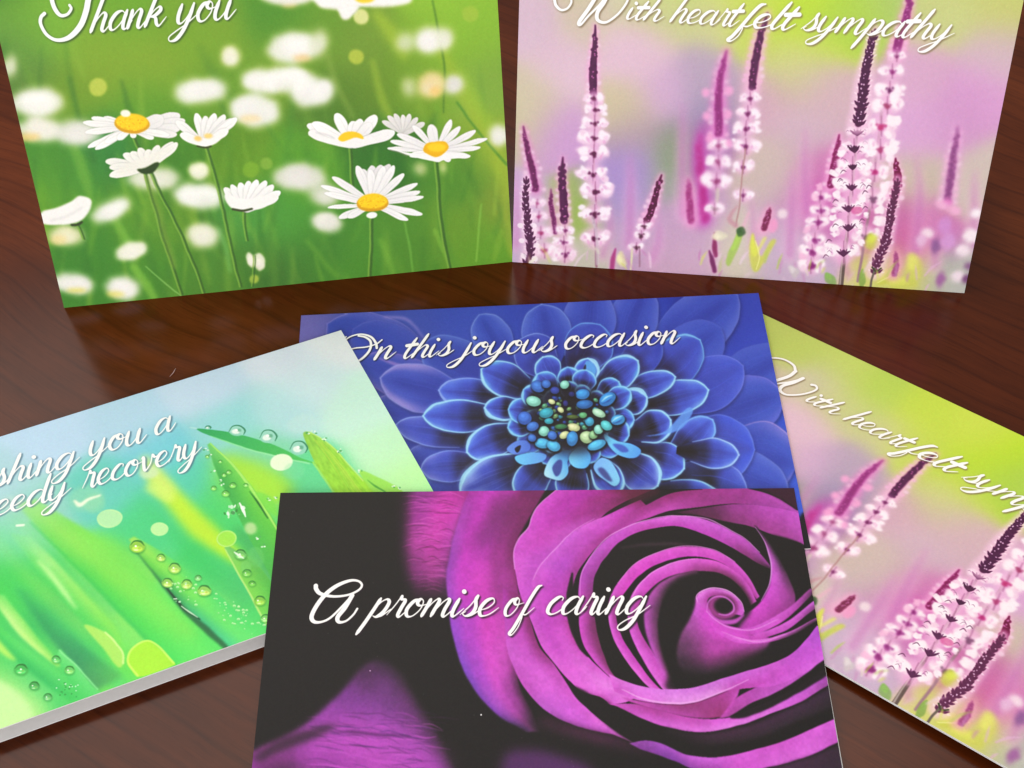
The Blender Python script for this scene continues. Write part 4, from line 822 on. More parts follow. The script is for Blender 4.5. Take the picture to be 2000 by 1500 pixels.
    # bokeh
    for x, y, rx, ry, c, a, s in [(549, 905, 22, 16, (230, 246, 210), .97, 1), (574, 922, 22, 17, (130, 214, 160), .35, 2), (215, 1015, 25, 18, (176, 230, 168), .95, 1), (312, 1036, 17, 13, (186, 236, 160), .95, 1), (443, 1054, 20, 15, (156, 222, 84), .95, 1), (185, 985, 22, 20, (140, 210, 160), .5, 3),
                                  (590, 830, 30, 18, (190, 224, 216), .4, 3), (292, 925, 18, 12, (200, 228, 190), .7, 3), (180, 900, 16, 10, (150, 206, 200), .35, 4), (170, 975, 34, 26, (150, 212, 170), .5, 4), (490, 1034, 12, 12, (206, 226, 170), .7, 2.5), (500, 1090, 16, 20, (110, 190, 110), .5, 2), (480, 1108, 10, 12, (120, 196, 110), .6, 1.4), (20, 985, 26, 14, (190, 220, 210), .6, 5)]:
        pr.blob(x, y, rx, ry, c, -8, s, a)
    for cx, cy, rx, ry in [(215, 1015, 25, 18), (443, 1054, 20, 15), (312, 1036, 17, 13)]:
        t = np.linspace(0, 6.28, 30); pr.stroke(np.stack([cx + rx * .95 * np.cos(t), cy + ry * .95 * np.sin(t)], 1), 2, (196, 240, 160), .8, .6, False)
    pr.stroke([(146, 980), (157, 988), (172, 978), (196, 969)], [4, 9, 6, 4], (240, 250, 220), 1.8, .95); pr.stroke([(34, 1029), (47, 1028)], 5, (232, 248, 224), 1, .95, False)
    def drop(x, y, r, tint=(176, 226, 120), dark=(44, 110, 54), ry=None):
        ry = ry or r * .8; tint = np.array(tint, float)
        pr.blob(x + .6, y + ry * .25, r * 1.05, ry * 1.02, dark, 0, 1.6, .4)
        pr.blob(x, y, r, ry, tint * .9, 0, .7, .8)
        pr.stroke([(x - r * .86, y - ry * .2), (x - r * .35, y - ry * .88), (x + r * .45, y - ry * .82), (x + r * .92, y - ry * .15)], [.8, r * .2, r * .26, .8], dark, .6, .8)
        pr.blob(x + r * .02, y + ry * .38, r * .66, ry * .42, np.minimum(tint * 1.16, 250), 0, 1.0, .9)
        lx = x + rng.uniform(-.35, .1) * r
        pr.blob(lx, y - ry * .05, max(1.0, r * .14), max(.9, ry * .16), (252, 255, 244), 0, .45, .95)
        if r > 8:
            pr.blob(x + r * .3, y + ry * .25, r * .2, ry * .16, (150, 130, 60), 0, .9, .45); pr.blob(x - r * .15, y + ry * .55, r * .3, ry * .1, (246, 252, 210), 0, .7, .8)
    def clear(x, y, r, ry=None):
        ry = ry or r * .75
        pr.blob(x, y, r, ry, (150, 206, 186), 0, 1, .9); pr.stroke([(x - r, y + ry * .2), (x - r * .5, y - ry * .85), (x + r * .4, y - ry * .95), (x + r, y - ry * .1), (x + r * .8, y + ry * .7)], [1, 2.2, 3, 3.4, 1.4], (54, 120, 90), .6, .85)
        pr.blob(x - r * .15, y + ry * .15, r * .5, ry * .45, (232, 246, 236), 0, 1, .9); pr.blob(x + r * .3, y - ry * .1, r * .25, ry * .3, (100, 160, 130), 0, 1, .8); pr.blob(x - r * .05, y - ry * .1, r * .18, ry * .2, (252, 254, 250), 0, .5)
    clear(463, 843, 15, 10); clear(524, 855, 17, 13); clear(583, 878, 17, 13); clear(407, 836, 6, 3)
    for x, y, r in [(315, 1092, 9), (341, 1112, 13), (327, 1140, 11), (365, 1142, 12), (400, 1155, 14)]: drop(x, y, r, (176, 228, 112))
    drop(270, 1070, 15, (170, 222, 86)); drop(388, 1130, 7, (140, 210, 130)); drop(507, 1174, 11, (150, 210, 90)); drop(482, 1121, 9, (120, 200, 96)); drop(492, 1142, 7, (120, 196, 90)); drop(518, 1208, 10, (140, 220, 120))
    drop(110, 1288, 9, (112, 206, 120)); drop(41, 1309, 13, (90, 196, 104)); drop(135, 1309, 10, (130, 216, 120)); drop(66, 1340, 10, (90, 176, 100)); drop(92, 1362, 9, (110, 190, 120)); drop(470, 1085, 12, (130, 204, 120))
    pr.stroke([(458, 1080), (466, 1086), (476, 1092)], [2, 5, 2], (226, 246, 220), .7, .9)
    for x, y, r in [(418, 955, 6), (441, 966, 8), (430, 905, 4), (447, 925, 5), (455, 950, 7), (438, 930, 5), (480, 950, 5), (405, 895, 4)]: drop(x, y, r, (140, 214, 110), ry=r * .8)
    for i in range(70):
        a, b = rng.uniform(0, 1), rng.uniform(-1, 1)
        x, y = 330 + 170 * a + b * 14 + 10, 1135 + 95 * a - b * 16; r = rng.uniform(.8, 3.2)
        pr.blob(x, y, r, r * .8, (186, 240, 170), 0, .5, .8); pr.blob(x, y + r * .5, r * .6, r * .3, (70, 160, 84), 0, .5, .5)
    for x, y in [(404, 880), (410, 893), (418, 922), (428, 940), (434, 948), (600, 850), (612, 846), (630, 862), (636, 860), (662, 884), (668, 882), (704, 920), (770, 952), (776, 954), (540, 975), (522, 978), (506, 1052), (516, 1068), (342, 1171), (345, 1176)]:
        for k in range(3):
            pr.blob(x + rng.normal(0, 3), y + rng.normal(0, 1.6), rng.uniform(1.2, 3), rng.uniform(1, 2.2), [(236, 250, 236), (200, 236, 200), (90, 160, 100)][k], 0, .5, .85)
    for i in range(18):
        x, y = 455 + rng.normal(0, 9), 997 + rng.normal(0, 8); pr.blob(x, y, rng.uniform(1.5, 5), rng.uniform(1.5, 4), [(236, 250, 236), (206, 240, 210), (60, 130, 70), (120, 200, 120)][rng.integers(4)], rng.uniform(0, 90), .6, .85)
    pr.stroke([(468, 985), (476, 1000), (480, 1012)], [3, 6, 2], (244, 252, 244), .6, .9)
    for i in range(22):
        x, y = 130 + rng.normal(0, 12), 1344 + rng.normal(0, 10); pr.blob(x, y, rng.uniform(1, 2.4), rng.uniform(1, 2), [(200, 244, 206), (60, 150, 80)][rng.integers(2)], 0, .4, .8)
    # lettering
    m = np.zeros((pr.h, pr.w), np.float32)
    pen_path(pr, m, [(-128, 930), (-118, 942), (-106, 938), (-100, 918), (-96, 894), (-98, 940), (-92, 976), (-76, 955), (-66, 916), (-62, 950), (-52, 968), (-36, 945), (-30, 915)], 7, 4)
    write_word(pr, m, 'ishing', (-36, 960), (152, 908), 27, thick=.185)
    write_word(pr, m, 'you', (174, 892), (286, 862), 27, thick=.185)
    write_word(pr, m, 'a', (302, 852), (340, 840), 27, thick=.185)
    write_word(pr, m, 'speedy', (-82, 1030), (138, 968), 27, thick=.185)
    write_word(pr, m, 'recovery', (162, 958), (394, 888), 27, thick=.185)
    lay_letters(pr, m, (76, 110, 130), 2.4, .75, sat=1.03)
    return pr.image('dew_print')

# ------------------------------------------------------------------ print: purple rose
def paint_rose():
    pr = Print('rose', 1424, 860, 53); rng = pr.rng
    K = (27, 22, 22)
    pr.img[:] = K
    vel = 0.93 + 0.14 * upsample(rng.random((120, 200)), pr.h, pr.w) * .5 + 0.14 * upsample(rng.random((40, 64)), pr.h, pr.w) * .5
    M, L, P, DK, BU = (190, 62, 172), (212, 98, 200), (222, 130, 218), (112, 34, 88), (146, 66, 176)
    R = lambda A, B, g, s=.8, a=1.0: pr.ribbon(A, B, g, s, a, vel)
    # ragged outer petal
    R([(775, 950), (776, 1000), (778, 1060), (780, 1110), (790, 1170)], [(930, 950), (905, 1000), (885, 1060), (878, 1110), (880, 1170)],
      [[(60, 24, 52), (140, 50, 132), (180, 52, 152), (160, 50, 132)], [(70, 28, 60), (160, 54, 146), (206, 64, 170), (190, 58, 160)], [(70, 30, 62), (176, 68, 152), (200, 66, 166), (176, 60, 156)], [(50, 26, 44), (136, 52, 120), (160, 60, 136), (130, 52, 120)], [K, (56, 30, 48), (60, 34, 52), (56, 34, 56)]], 5)
    for i in range(120):
        y = rng.uniform(966, 1155); x = rng.uniform(785, 860); Lh = rng.uniform(20, 55)
        pr.stroke([(x, y), (x + Lh * .5, y - rng.uniform(0, 5)), (x + Lh, y + rng.uniform(-2, 6))], [.8, 2.4, .8], [(112, 34, 96), (84, 24, 70), (226, 110, 192), (214, 92, 186)][rng.integers(4)], .9, rng.uniform(.2, .5) * (1 if y < 1100 else .6), n=4)
    pr.fill([(560, 950), (770, 950), (790, 1000), (786, 1080), (796, 1180), (700, 1190), (540, 1190)], K, 9, .8)
    # outer left petal
    R([(925, 940), (905, 985), (888, 1040), (876, 1090), (872, 1130), (876, 1190), (884, 1240), (900, 1300), (930, 1355), (975, 1400), (1030, 1432)],
      [(1075, 940), (1040, 1000), (1014, 1050), (1008, 1090), (1012, 1140), (1018, 1190), (1014, 1240), (1010, 1300), (1018, 1350), (1040, 1395), (1060, 1430)],
      [[(170, 50, 152), (190, 62, 176), (176, 58, 160), (120, 36, 96), (124, 38, 100)], [(160, 60, 160), (182, 56, 168), (140, 48, 124), (128, 42, 104), (116, 36, 92)], [(150, 66, 166), (190, 60, 176), (184, 60, 170), (150, 50, 130), (120, 38, 96)], [(160, 74, 180), (196, 66, 182), (206, 70, 180), (176, 64, 156), (140, 48, 116)],
       [(150, 76, 190), (178, 70, 186), (208, 72, 182), (200, 76, 176), (160, 56, 136)], [(134, 76, 184), (170, 74, 188), (206, 80, 186), (196, 80, 176), (140, 54, 122)], [(124, 64, 160), (166, 80, 180), (190, 80, 180), (150, 62, 140), (80, 36, 70)], [(50, 34, 56), (90, 50, 96), (100, 50, 90), (60, 36, 56), K]], 1.6)
    pr.stroke([(985, 1010), (950, 1050), (925, 1072)], [20, 34, 14], (112, 40, 104), 12, .6); pr.stroke([(975, 1100), (972, 1160), (968, 1200)], [14, 22, 10], (132, 44, 112), 9, .5)
    pr.stroke([(905, 990), (890, 1040), (880, 1085)], [14, 20, 10], (196, 90, 190), 8, .35)
    # second left petal
    R([(982, 1150), (984, 1200), (988, 1250), (998, 1290), (1022, 1340), (1056, 1382), (1100, 1408), (1150, 1424), (1196, 1436)],
      [(1020, 1165), (1036, 1212), (1052, 1262), (1082, 1300), (1104, 1330), (1124, 1362), (1156, 1392), (1196, 1424), (1240, 1452)],
      [[(176, 60, 160), (150, 50, 124), (130, 42, 100)], [(190, 78, 180), (180, 70, 164), (130, 42, 104)], [(204, 96, 196), (196, 86, 186), (150, 54, 126)], [(190, 84, 180), (214, 100, 204), (196, 84, 180)], [(180, 90, 184), (206, 96, 204), (206, 92, 194)], [(160, 76, 164), (200, 94, 196), (214, 104, 200)], [(140, 66, 140), (196, 90, 186), (220, 120, 210)]], .9)
    R([(1040, 1420), (1110, 1440), (1180, 1460), (1260, 1480)], [(1060, 1400), (1130, 1420), (1200, 1440), (1280, 1470)], [[(40, 28, 34), (84, 36, 66)], [(60, 34, 50), (110, 46, 90)], [K, (70, 36, 60)]], 6, .8)
    # third petal with the bright lip
    R([(1100, 945), (1072, 968), (1050, 988), (1038, 1010), (1032, 1030), (1014, 1052), (1004, 1080), (1006, 1110), (1016, 1160), (1030, 1195), (1040, 1222), (1056, 1262), (1082, 1298), (1112, 1330), (1136, 1352), (1172, 1362), (1192, 1378)],
      [(1300, 945), (1230, 975), (1180, 1006), (1152, 1040), (1136, 1070), (1122, 1100), (1116, 1130), (1112, 1160), (1112, 1190), (1116, 1215), (1124, 1245), (1140, 1275), (1168, 1305), (1200, 1330), (1230, 1348), (1240, 1362), (1222, 1372)],
      [[(196, 70, 180), (170, 52, 146), (130, 40, 96), (90, 30, 60)], [(206, 82, 192), (176, 52, 160), (150, 46, 120), (104, 32, 70)], [(204, 80, 190), (184, 60, 168), (160, 50, 136), (140, 46, 110)], [(206, 86, 194), (198, 76, 180), (190, 82, 178), (176, 68, 160)], [(212, 96, 200), (190, 82, 186), (188, 84, 186), (140, 46, 110)],
       [(206, 90, 198), (196, 84, 192), (186, 72, 176), (130, 44, 96)], [(206, 90, 196), (188, 72, 180), (194, 74, 180), (160, 60, 130)], [(210, 94, 198), (196, 80, 186), (206, 88, 192), (176, 66, 150)], [(214, 100, 200), (212, 96, 198), (218, 104, 204), (206, 90, 190)], [(206, 94, 190), (222, 110, 208), (224, 120, 212), (220, 112, 208)], [(170, 70, 150), (216, 104, 204), (220, 110, 206), (206, 96, 190)]], .7)
    pr.stroke([(1098, 948), (1072, 968), (1050, 988), (1038, 1010), (1032, 1030), (1014, 1052), (1004, 1080), (1006, 1112)], [1.5, 2.6, 2], (228, 150, 220), .7, .7)
    # fourth: petal folded over it
    R([(1250, 975), (1190, 1005), (1150, 1022), (1110, 1046), (1082, 1074), (1056, 1104), (1040, 1134), (1040, 1165), (1044, 1195)], [(1280, 1004), (1230, 1028), (1186, 1052), (1152, 1084), (1130, 1116), (1118, 1150), (1112, 1180), (1112, 1200), (1114, 1215)],
      [[(150, 48, 124), (140, 44, 108), (104, 34, 76)], [(200, 78, 186), (180, 60, 160), (130, 44, 96)], [(212, 98, 200), (196, 80, 184), (160, 56, 134)], [(200, 96, 200), (188, 80, 180), (170, 64, 150)], [(204, 96, 200), (182, 78, 186), (160, 60, 140)], [(206, 92, 196), (190, 74, 182), (184, 68, 168)], [(200, 84, 190), (192, 72, 178), (190, 70, 172)]], .8)
    pr.stroke([(1160, 1014), (1120, 1038), (1085, 1072), (1056, 1104), (1042, 1134)], [1, 2.2, 1.4], (232, 150, 224), .8, .65)
    # top bands
    R([(1060, 940), (1160, 950), (1230, 975), (1160, 1010)], [(1100, 940), (1180, 945), (1290, 958), (1240, 985)], [[(150, 44, 120), (130, 38, 96)], [(120, 34, 76), (100, 32, 64)], [(104, 34, 60), (84, 30, 50)], [(130, 40, 96), (96, 32, 60)]], 5, .6)
    R([(1210, 1012), (1262, 985), (1310, 964), (1380, 955), (1450, 953), (1512, 970), (1562, 1000)], [(1190, 1048), (1240, 1024), (1300, 1000), (1360, 992), (1430, 985), (1500, 989), (1564, 1003)],
      [[(176, 66, 156), (170, 60, 150)], [(150, 50, 124), (184, 70, 164), ][:2], [(140, 44, 108), (188, 76, 168)], [(150, 54, 126), (150, 56, 128)], [(160, 60, 140), (150, 56, 130)], [(176, 76, 164), (160, 66, 150)], [(190, 92, 184), (170, 76, 164)]], .9)
    pr.fill([(1470, 945), (1560, 945), (1564, 996), (1530, 978), (1500, 962)], (66, 24, 48), 3, .9)
    R([(1320, 1001), (1380, 992), (1440, 985), (1500, 988), (1564, 1002)], [(1326, 1003), (1400, 1016), (1462, 1028), (1512, 1046), (1578, 1070)], [[(80, 34, 64), (64, 30, 48)], [(96, 40, 80), (100, 42, 80)], [(150, 60, 136), (140, 56, 120)], [(180, 76, 170), (160, 66, 140)], [(190, 86, 184), (170, 76, 156)]], .9)
    pr.fill([(1240, 1022), (1300, 1000), (1330, 1003), (1400, 1018), (1462, 1030), (1512, 1048), (1580, 1074), (1600, 1180), (1560, 1170), (1520, 1100), (1480, 1050), (1420, 1022), (1340, 1004), (1280, 1014)], K, 1.2, .96)
    # right dark hollow
    pr.fill([(1480, 1040), (1580, 1075), (1600, 1200), (1560, 1190), (1530, 1130), (1500, 1070)], K, 2)
    # bright arched band
    pr.fill([(1180, 1075), (1240, 1042), (1300, 1030), (1360, 1040), (1420, 1068), (1480, 1100), (1500, 1110), (1500, 1160), (1470, 1180), (1430, 1110), (1360, 1080), (1280, 1080), (1210, 1130), (1190, 1200), (1210, 1270), (1260, 1340), (1200, 1320), (1165, 1250), (1158, 1160)], K, 1.5)
    R([(1205, 1335), (1165, 1300), (1140, 1262), (1132, 1225), (1130, 1190), (1130, 1150), (1138, 1112), (1160, 1078), (1192, 1048), (1232, 1026), (1280, 1012), (1322, 1008), (1366, 1012), (1410, 1027), (1450, 1050), (1482, 1078), (1504, 1105)],
      [(1206, 1330), (1186, 1300), (1172, 1262), (1164, 1225), (1160, 1190), (1158, 1150), (1166, 1115), (1186, 1084), (1212, 1058), (1246, 1040), (1290, 1030), (1326, 1030), (1366, 1040), (1408, 1058), (1446, 1080), (1480, 1100), (1504, 1112)],
      [[(200, 90, 180), (150, 60, 126)], [(206, 84, 190), (130, 50, 104)], [(204, 80, 186), (120, 46, 96)], [(196, 76, 180), (140, 54, 120)], [(184, 80, 182), (150, 60, 140)], [(190, 90, 190), (170, 70, 160)], [(200, 90, 196), (190, 76, 180)], [(206, 92, 194), (184, 70, 164)], [(212, 104, 204), (190, 72, 176)], [(204, 100, 200), (186, 72, 176)], [(200, 92, 196), (180, 72, 170)], [(180, 80, 172), (140, 56, 120)], [(150, 64, 140), (70, 34, 60)]], .8)
    pr.stroke([(1132, 1180), (1140, 1110), (1192, 1047), (1280, 1011), (1366, 1011), (1410, 1026), (1450, 1049), (1484, 1079)], [1, 2.2, 2.4, 1.4], (232, 150, 224), .6, .7)
    pr.stroke([(1118, 1120), (1113, 1160), (1113, 1190), (1120, 1225), (1133, 1262), (1148, 1284)], [3, 13, 14, 12, 9, 3], K, 1.2, .96)
    # right curl
    R([(1470, 1024), (1490, 1052), (1502, 1085), (1506, 1115), (1502, 1145), (1486, 1176), (1462, 1196), (1424, 1206), (1396, 1202)], [(1478, 1030), (1502, 1060), (1524, 1096), (1540, 1130), (1552, 1165), (1544, 1198), (1510, 1226), (1460, 1232), (1404, 1216)],
      [[(60, 34, 56), (40, 28, 36)], [(130, 60, 120), (40, 30, 38)], [(190, 96, 186), (60, 36, 56)], [(206, 96, 200), (100, 50, 90)], [(206, 84, 196), (140, 60, 126)], [(204, 76, 190), (150, 56, 132)], [(206, 78, 190), (176, 62, 160)], [(196, 72, 180), (190, 72, 176)], [(180, 66, 160), (196, 76, 180)]], 1.2)
    pr.stroke([(1474, 1030), (1494, 1060), (1505, 1095), (1506, 1122), (1500, 1148), (1487, 1174)], [1, 2.4, 2.4, 1], (222, 150, 220), .7, .8)
    # inner arcs
    R([(1300, 1368), (1262, 1340), (1226, 1298), (1200, 1256), (1188, 1215), (1188, 1180), (1202, 1146), (1228, 1112), (1262, 1088), (1304, 1074), (1350, 1068), (1396, 1076), (1434, 1098), (1464, 1130), (1484, 1166)],
      [(1304, 1360), (1274, 1332), (1242, 1290), (1216, 1250), (1204, 1212), (1206, 1184), (1224, 1152), (1244, 1128), (1276, 1106), (1312, 1094), (1350, 1088), (1392, 1094), (1428, 1112), (1456, 1140), (1478, 1172)],
      [[(220, 110, 204), (200, 80, 180)], [(224, 104, 206), (196, 74, 176)], [(220, 98, 204), (190, 66, 170)], [(216, 100, 200), (150, 54, 128)], [(214, 86, 192), (206, 70, 180)], [(220, 86, 196), (206, 70, 182)], [(222, 92, 200), (206, 76, 186)], [(216, 92, 196), (200, 76, 180)], [(206, 90, 190), (186, 70, 166)], [(196, 86, 180), (160, 56, 136)]], .8)
    R([(1310, 1366), (1284, 1335), (1254, 1290), (1234, 1248), (1226, 1210), (1230, 1172), (1246, 1142), (1280, 1114), (1320, 1098), (1360, 1092), (1402, 1098), (1438, 1118), (1464, 1146), (1478, 1176)],
      [(1322, 1362), (1306, 1330), (1282, 1288), (1256, 1246), (1244, 1210), (1250, 1178), (1270, 1152), (1300, 1130), (1334, 1120), (1366, 1116), (1402, 1120), (1432, 1136), (1454, 1160), (1466, 1184)],
      [[(222, 112, 208), (200, 84, 180)], [(222, 104, 208), (196, 80, 180)], [(216, 98, 204), (180, 70, 160)], [(220, 100, 204), (160, 60, 140)], [(216, 92, 200), (190, 70, 170)], [(222, 104, 206), (200, 80, 180)], [(216, 92, 196), (150, 60, 124)], [(206, 86, 186), (120, 50, 96)], [(196, 84, 180), (110, 46, 90)]], .9)
    pr.stroke([(1206, 1140), (1230, 1110), (1264, 1087), (1306, 1073), (1350, 1067), (1398, 1076), (1436, 1099)], [1, 2, 2, 1], (236, 150, 224), .6, .7); pr.stroke([(1232, 1172), (1248, 1142), (1282, 1114), (1322, 1098), (1362, 1092)], [1.4, 2, 1], (236, 150, 224), .6, .7)
    pr.stroke([(1210, 1072), (1262, 1064), (1320, 1064), (1370, 1070)], [2, 5, 5, 2], (96, 66, 84), 2.4, .6)
    R([(1322, 1360), (1290, 1310), (1268, 1262), (1258, 1215), (1262, 1176), (1284, 1144), (1318, 1124), (1360, 1114)], [(1326, 1356), (1304, 1306), (1290, 1262), (1286, 1215), (1294, 1176), (1312, 1148), (1336, 1132), (1366, 1122)],
      [[(210, 100, 196), (150, 70, 130)], [(200, 90, 190), (120, 60, 104)], [(180, 84, 174), (110, 56, 96)], [(180, 84, 170), (90, 50, 80)], [(164, 80, 150), (60, 40, 52)], [(130, 64, 112), (50, 36, 44)]], 1.6)
    pr.fill([(1290, 1200), (1300, 1160), (1330, 1130), (1380, 1122), (1430, 1138), (1458, 1165), (1466, 1196), (1440, 1230), (1380, 1330), (1330, 1350), (1304, 1310), (1290, 1262)], K, 3.5, .97)
    # heart
    R([(1358, 1166), (1356, 1186), (1346, 1212), (1332, 1236), (1322, 1262), (1322, 1290), (1338, 1322)], [(1380, 1176), (1392, 1200), (1412, 1220), (1448, 1236), (1500, 1244), (1496, 1268), (1450, 1312)],
      [[(214, 110, 204), (206, 84, 190), (190, 70, 170)], [(196, 92, 190), (204, 76, 188), (206, 80, 190)], [(160, 80, 150), (204, 76, 188), (208, 82, 192)], [(130, 70, 120), (200, 76, 182), (206, 84, 192)], [(96, 56, 88), (186, 72, 166), (196, 80, 180)], [(70, 44, 64), (156, 64, 136), (110, 46, 86)], [(46, 36, 42), (80, 46, 72), (50, 36, 42)]], 2.2)
    pr.fill([(1330, 1290), (1380, 1296), (1460, 1268), (1520, 1250), (1500, 1290), (1400, 1340), (1340, 1330)], (44, 32, 40), 9, .55)
    R([(1360, 1180), (1360, 1166), (1372, 1154), (1394, 1150), (1420, 1156), (1444, 1174), (1453, 1196), (1448, 1204)], [(1392, 1196), (1382, 1180), (1386, 1168), (1400, 1164), (1418, 1168), (1430, 1180), (1434, 1192), (1430, 1200)],
      [[(206, 96, 196), (190, 80, 176)], [(222, 120, 212), (170, 66, 152)], [(216, 110, 206), (160, 64, 140)], [(214, 120, 206), (140, 60, 124)], [(206, 100, 196), (186, 76, 172)], [(200, 90, 190), (206, 92, 194)]], .9)
    pr.blob(1412, 1186, 30, 24, (150, 60, 128), 12, 2); pr.blob(1414, 1184, 19, 16, K, 10, 2.4)
    pr.stroke([(1384, 1192), (1392, 1208), (1412, 1216), (1436, 1214), (1452, 1202)], [3, 8, 9, 8, 3], (206, 92, 196), 1.6, .9); pr.stroke([(1380, 1196), (1384, 1176), (1398, 1166), (1416, 1168), (1430, 1180), (1432, 1194), (1420, 1202), (1404, 1200)], [1.4, 2.6, 3, 3, 2], (214, 116, 206), .9, .85)
    pr.stroke([(1362, 1176), (1360, 1164), (1374, 1153), (1396, 1149), (1422, 1156), (1446, 1176), (1453, 1196)], [1, 2.2, 2.4, 1], (238, 160, 228), .6, .85)
    R([(1390, 1206), (1420, 1222), (1456, 1228), (1494, 1216), (1540, 1186), (1582, 1150)], [(1400, 1218), (1430, 1236), (1474, 1240), (1510, 1226), (1552, 1194), (1590, 1158)], [[(196, 74, 180), (206, 84, 190)], [(206, 86, 192), (196, 74, 180)], [(210, 96, 200), (206, 88, 192)], [(190, 84, 180), (170, 70, 156)], [(150, 70, 140), (90, 46, 80)]], 1)
    R([(1470, 1240), (1510, 1228), (1550, 1204), (1592, 1172)], [(1480, 1250), (1526, 1236), (1562, 1212), (1598, 1186)], [[(206, 90, 194), (190, 76, 170)], [(206, 96, 196), (180, 80, 170)], [(190, 96, 190), (120, 56, 110)]], .9)
    R([(1390, 1222), (1430, 1243), (1480, 1250), (1530, 1238), (1600, 1205)], [(1400, 1236), (1440, 1256), (1490, 1256), (1540, 1244), (1600, 1212)], [[(206, 80, 190), (206, 84, 192)], [(222, 116, 208), (206, 90, 192)], [(216, 112, 206), (170, 76, 156)], [(200, 100, 190), (160, 80, 150)]], .8)
    pr.stroke([(1380, 1194), (1398, 1212), (1432, 1229), (1476, 1230), (1520, 1210)], [1, 2, 2, 1], (236, 150, 226), .8, .7); pr.stroke([(1410, 1234), (1446, 1248), (1486, 1254), (1534, 1240)], [1, 2, 2, 1], (234, 150, 224), .8, .6)
    # lower dark hollow and bands
    pr.fill([(1320, 1312), (1380, 1318), (1450, 1290), (1530, 1248), (1610, 1204), (1610, 1240), (1560, 1280), (1480, 1310), (1400, 1334), (1340, 1350), (1300, 1346)], K, 4, .92)
    R([(1190, 1318), (1230, 1336), (1290, 1348), (1350, 1344), (1410, 1326), (1470, 1308), (1530, 1286), (1566, 1258), (1604, 1215)], [(1200, 1352), (1250, 1370), (1310, 1378), (1360, 1372), (1410, 1354), (1450, 1346), (1510, 1340), (1560, 1320), (1616, 1284)],
      [[(220, 110, 208), (206, 90, 190)], [(216, 116, 212), (222, 116, 212)], [(212, 120, 214), (226, 140, 220)], [(206, 112, 208), (224, 140, 216)], [(200, 100, 200), (190, 76, 170)], [(196, 90, 190), (196, 80, 184)], [(190, 84, 196), (206, 92, 200)], [(176, 84, 196), (190, 88, 200)]], .8)
    R([(1212, 1362), (1260, 1372), (1310, 1378), (1360, 1372), (1410, 1354), (1446, 1340)], [(1230, 1372), (1290, 1392), (1350, 1402), (1404, 1402), (1420, 1394), (1440, 1360)], [[(200, 90, 180), (196, 80, 170)], [(170, 70, 150), (176, 72, 156)], [(150, 60, 120), (170, 70, 150)], [(156, 60, 130), (150, 56, 116)], [(180, 70, 160), (196, 84, 180)]], 1.2)
    R([(1424, 1400), (1470, 1372), (1530, 1345), (1612, 1288)], [(1404, 1404), (1440, 1362), (1500, 1330), (1600, 1262)], [[(180, 76, 160), (190, 76, 170)], [(206, 96, 200), (200, 86, 190)], [(206, 100, 206), (190, 84, 196)]], 1, .9)
    pr.stroke([(1214, 1348), (1260, 1368), (1310, 1376), (1362, 1370), (1410, 1352), (1462, 1328)], [1, 3, 3.2, 2, 1], (240, 164, 230), .7, .8)
    # lower petals
    pr.fill([(1120, 1344), (1160, 1360), (1200, 1380), (1290, 1418), (1380, 1430), (1500, 1400), (1620, 1335), (1640, 1420), (1500, 1470), (1340, 1480), (1240, 1452), (1180, 1412)], K, 2, .96)
    R([(1186, 1374), (1240, 1376), (1290, 1390), (1350, 1402), (1420, 1402), (1490, 1376), (1550, 1346), (1620, 1300)], [(1204, 1380), (1250, 1402), (1302, 1422), (1366, 1430), (1430, 1420), (1500, 1396), (1560, 1372), (1622, 1336)],
      [[(206, 90, 190), (190, 76, 170)], [(170, 66, 146), (206, 96, 196)], [(190, 80, 170), (216, 110, 206)], [(206, 92, 196), (222, 122, 214)], [(206, 96, 200), (214, 112, 208)], [(190, 90, 196), (206, 96, 200)], [(170, 80, 180), (150, 70, 146)]], .9)
    pr.fill([(1425, 1400), (1480, 1378), (1540, 1348), (1616, 1296), (1618, 1316), (1560, 1352), (1500, 1384), (1450, 1402)], K, 1.4, .96)
    R([(1300, 1424), (1380, 1432), (1480, 1410), (1560, 1375), (1630, 1338)], [(1300, 1440), (1380, 1456), (1480, 1440), (1560, 1408), (1636, 1378)], [[(40, 30, 36), K], [(84, 44, 76), (56, 36, 50)], [(84, 46, 80), (60, 40, 56)], [(70, 42, 70), (50, 36, 46)]], 3, .8)
    R([(1228, 1452), (1262, 1446), (1296, 1454), (1340, 1474), (1400, 1480), (1470, 1466), (1550, 1440), (1640, 1400)], [(1250, 1464), (1280, 1474), (1320, 1488), (1360, 1504), (1430, 1512), (1500, 1500), (1570, 1480), (1650, 1444)],
      [[(150, 76, 160), (130, 60, 140)], [(160, 80, 176), (130, 62, 150)], [(196, 96, 200), (150, 66, 150)], [(206, 92, 196), (200, 86, 190)], [(206, 90, 194), (216, 104, 206)], [(210, 96, 200), (214, 104, 206)], [(206, 96, 200), (190, 84, 180)]], 1)
    R([(1350, 1504), (1440, 1514), (1560, 1484), (1660, 1446)], [(1330, 1610), (1440, 1610), (1560, 1600), (1680, 1600)], [[(70, 40, 66), (50, 34, 46)], [(80, 44, 74), (60, 38, 56)], [(64, 40, 60), (46, 34, 42)]], 3, .9)
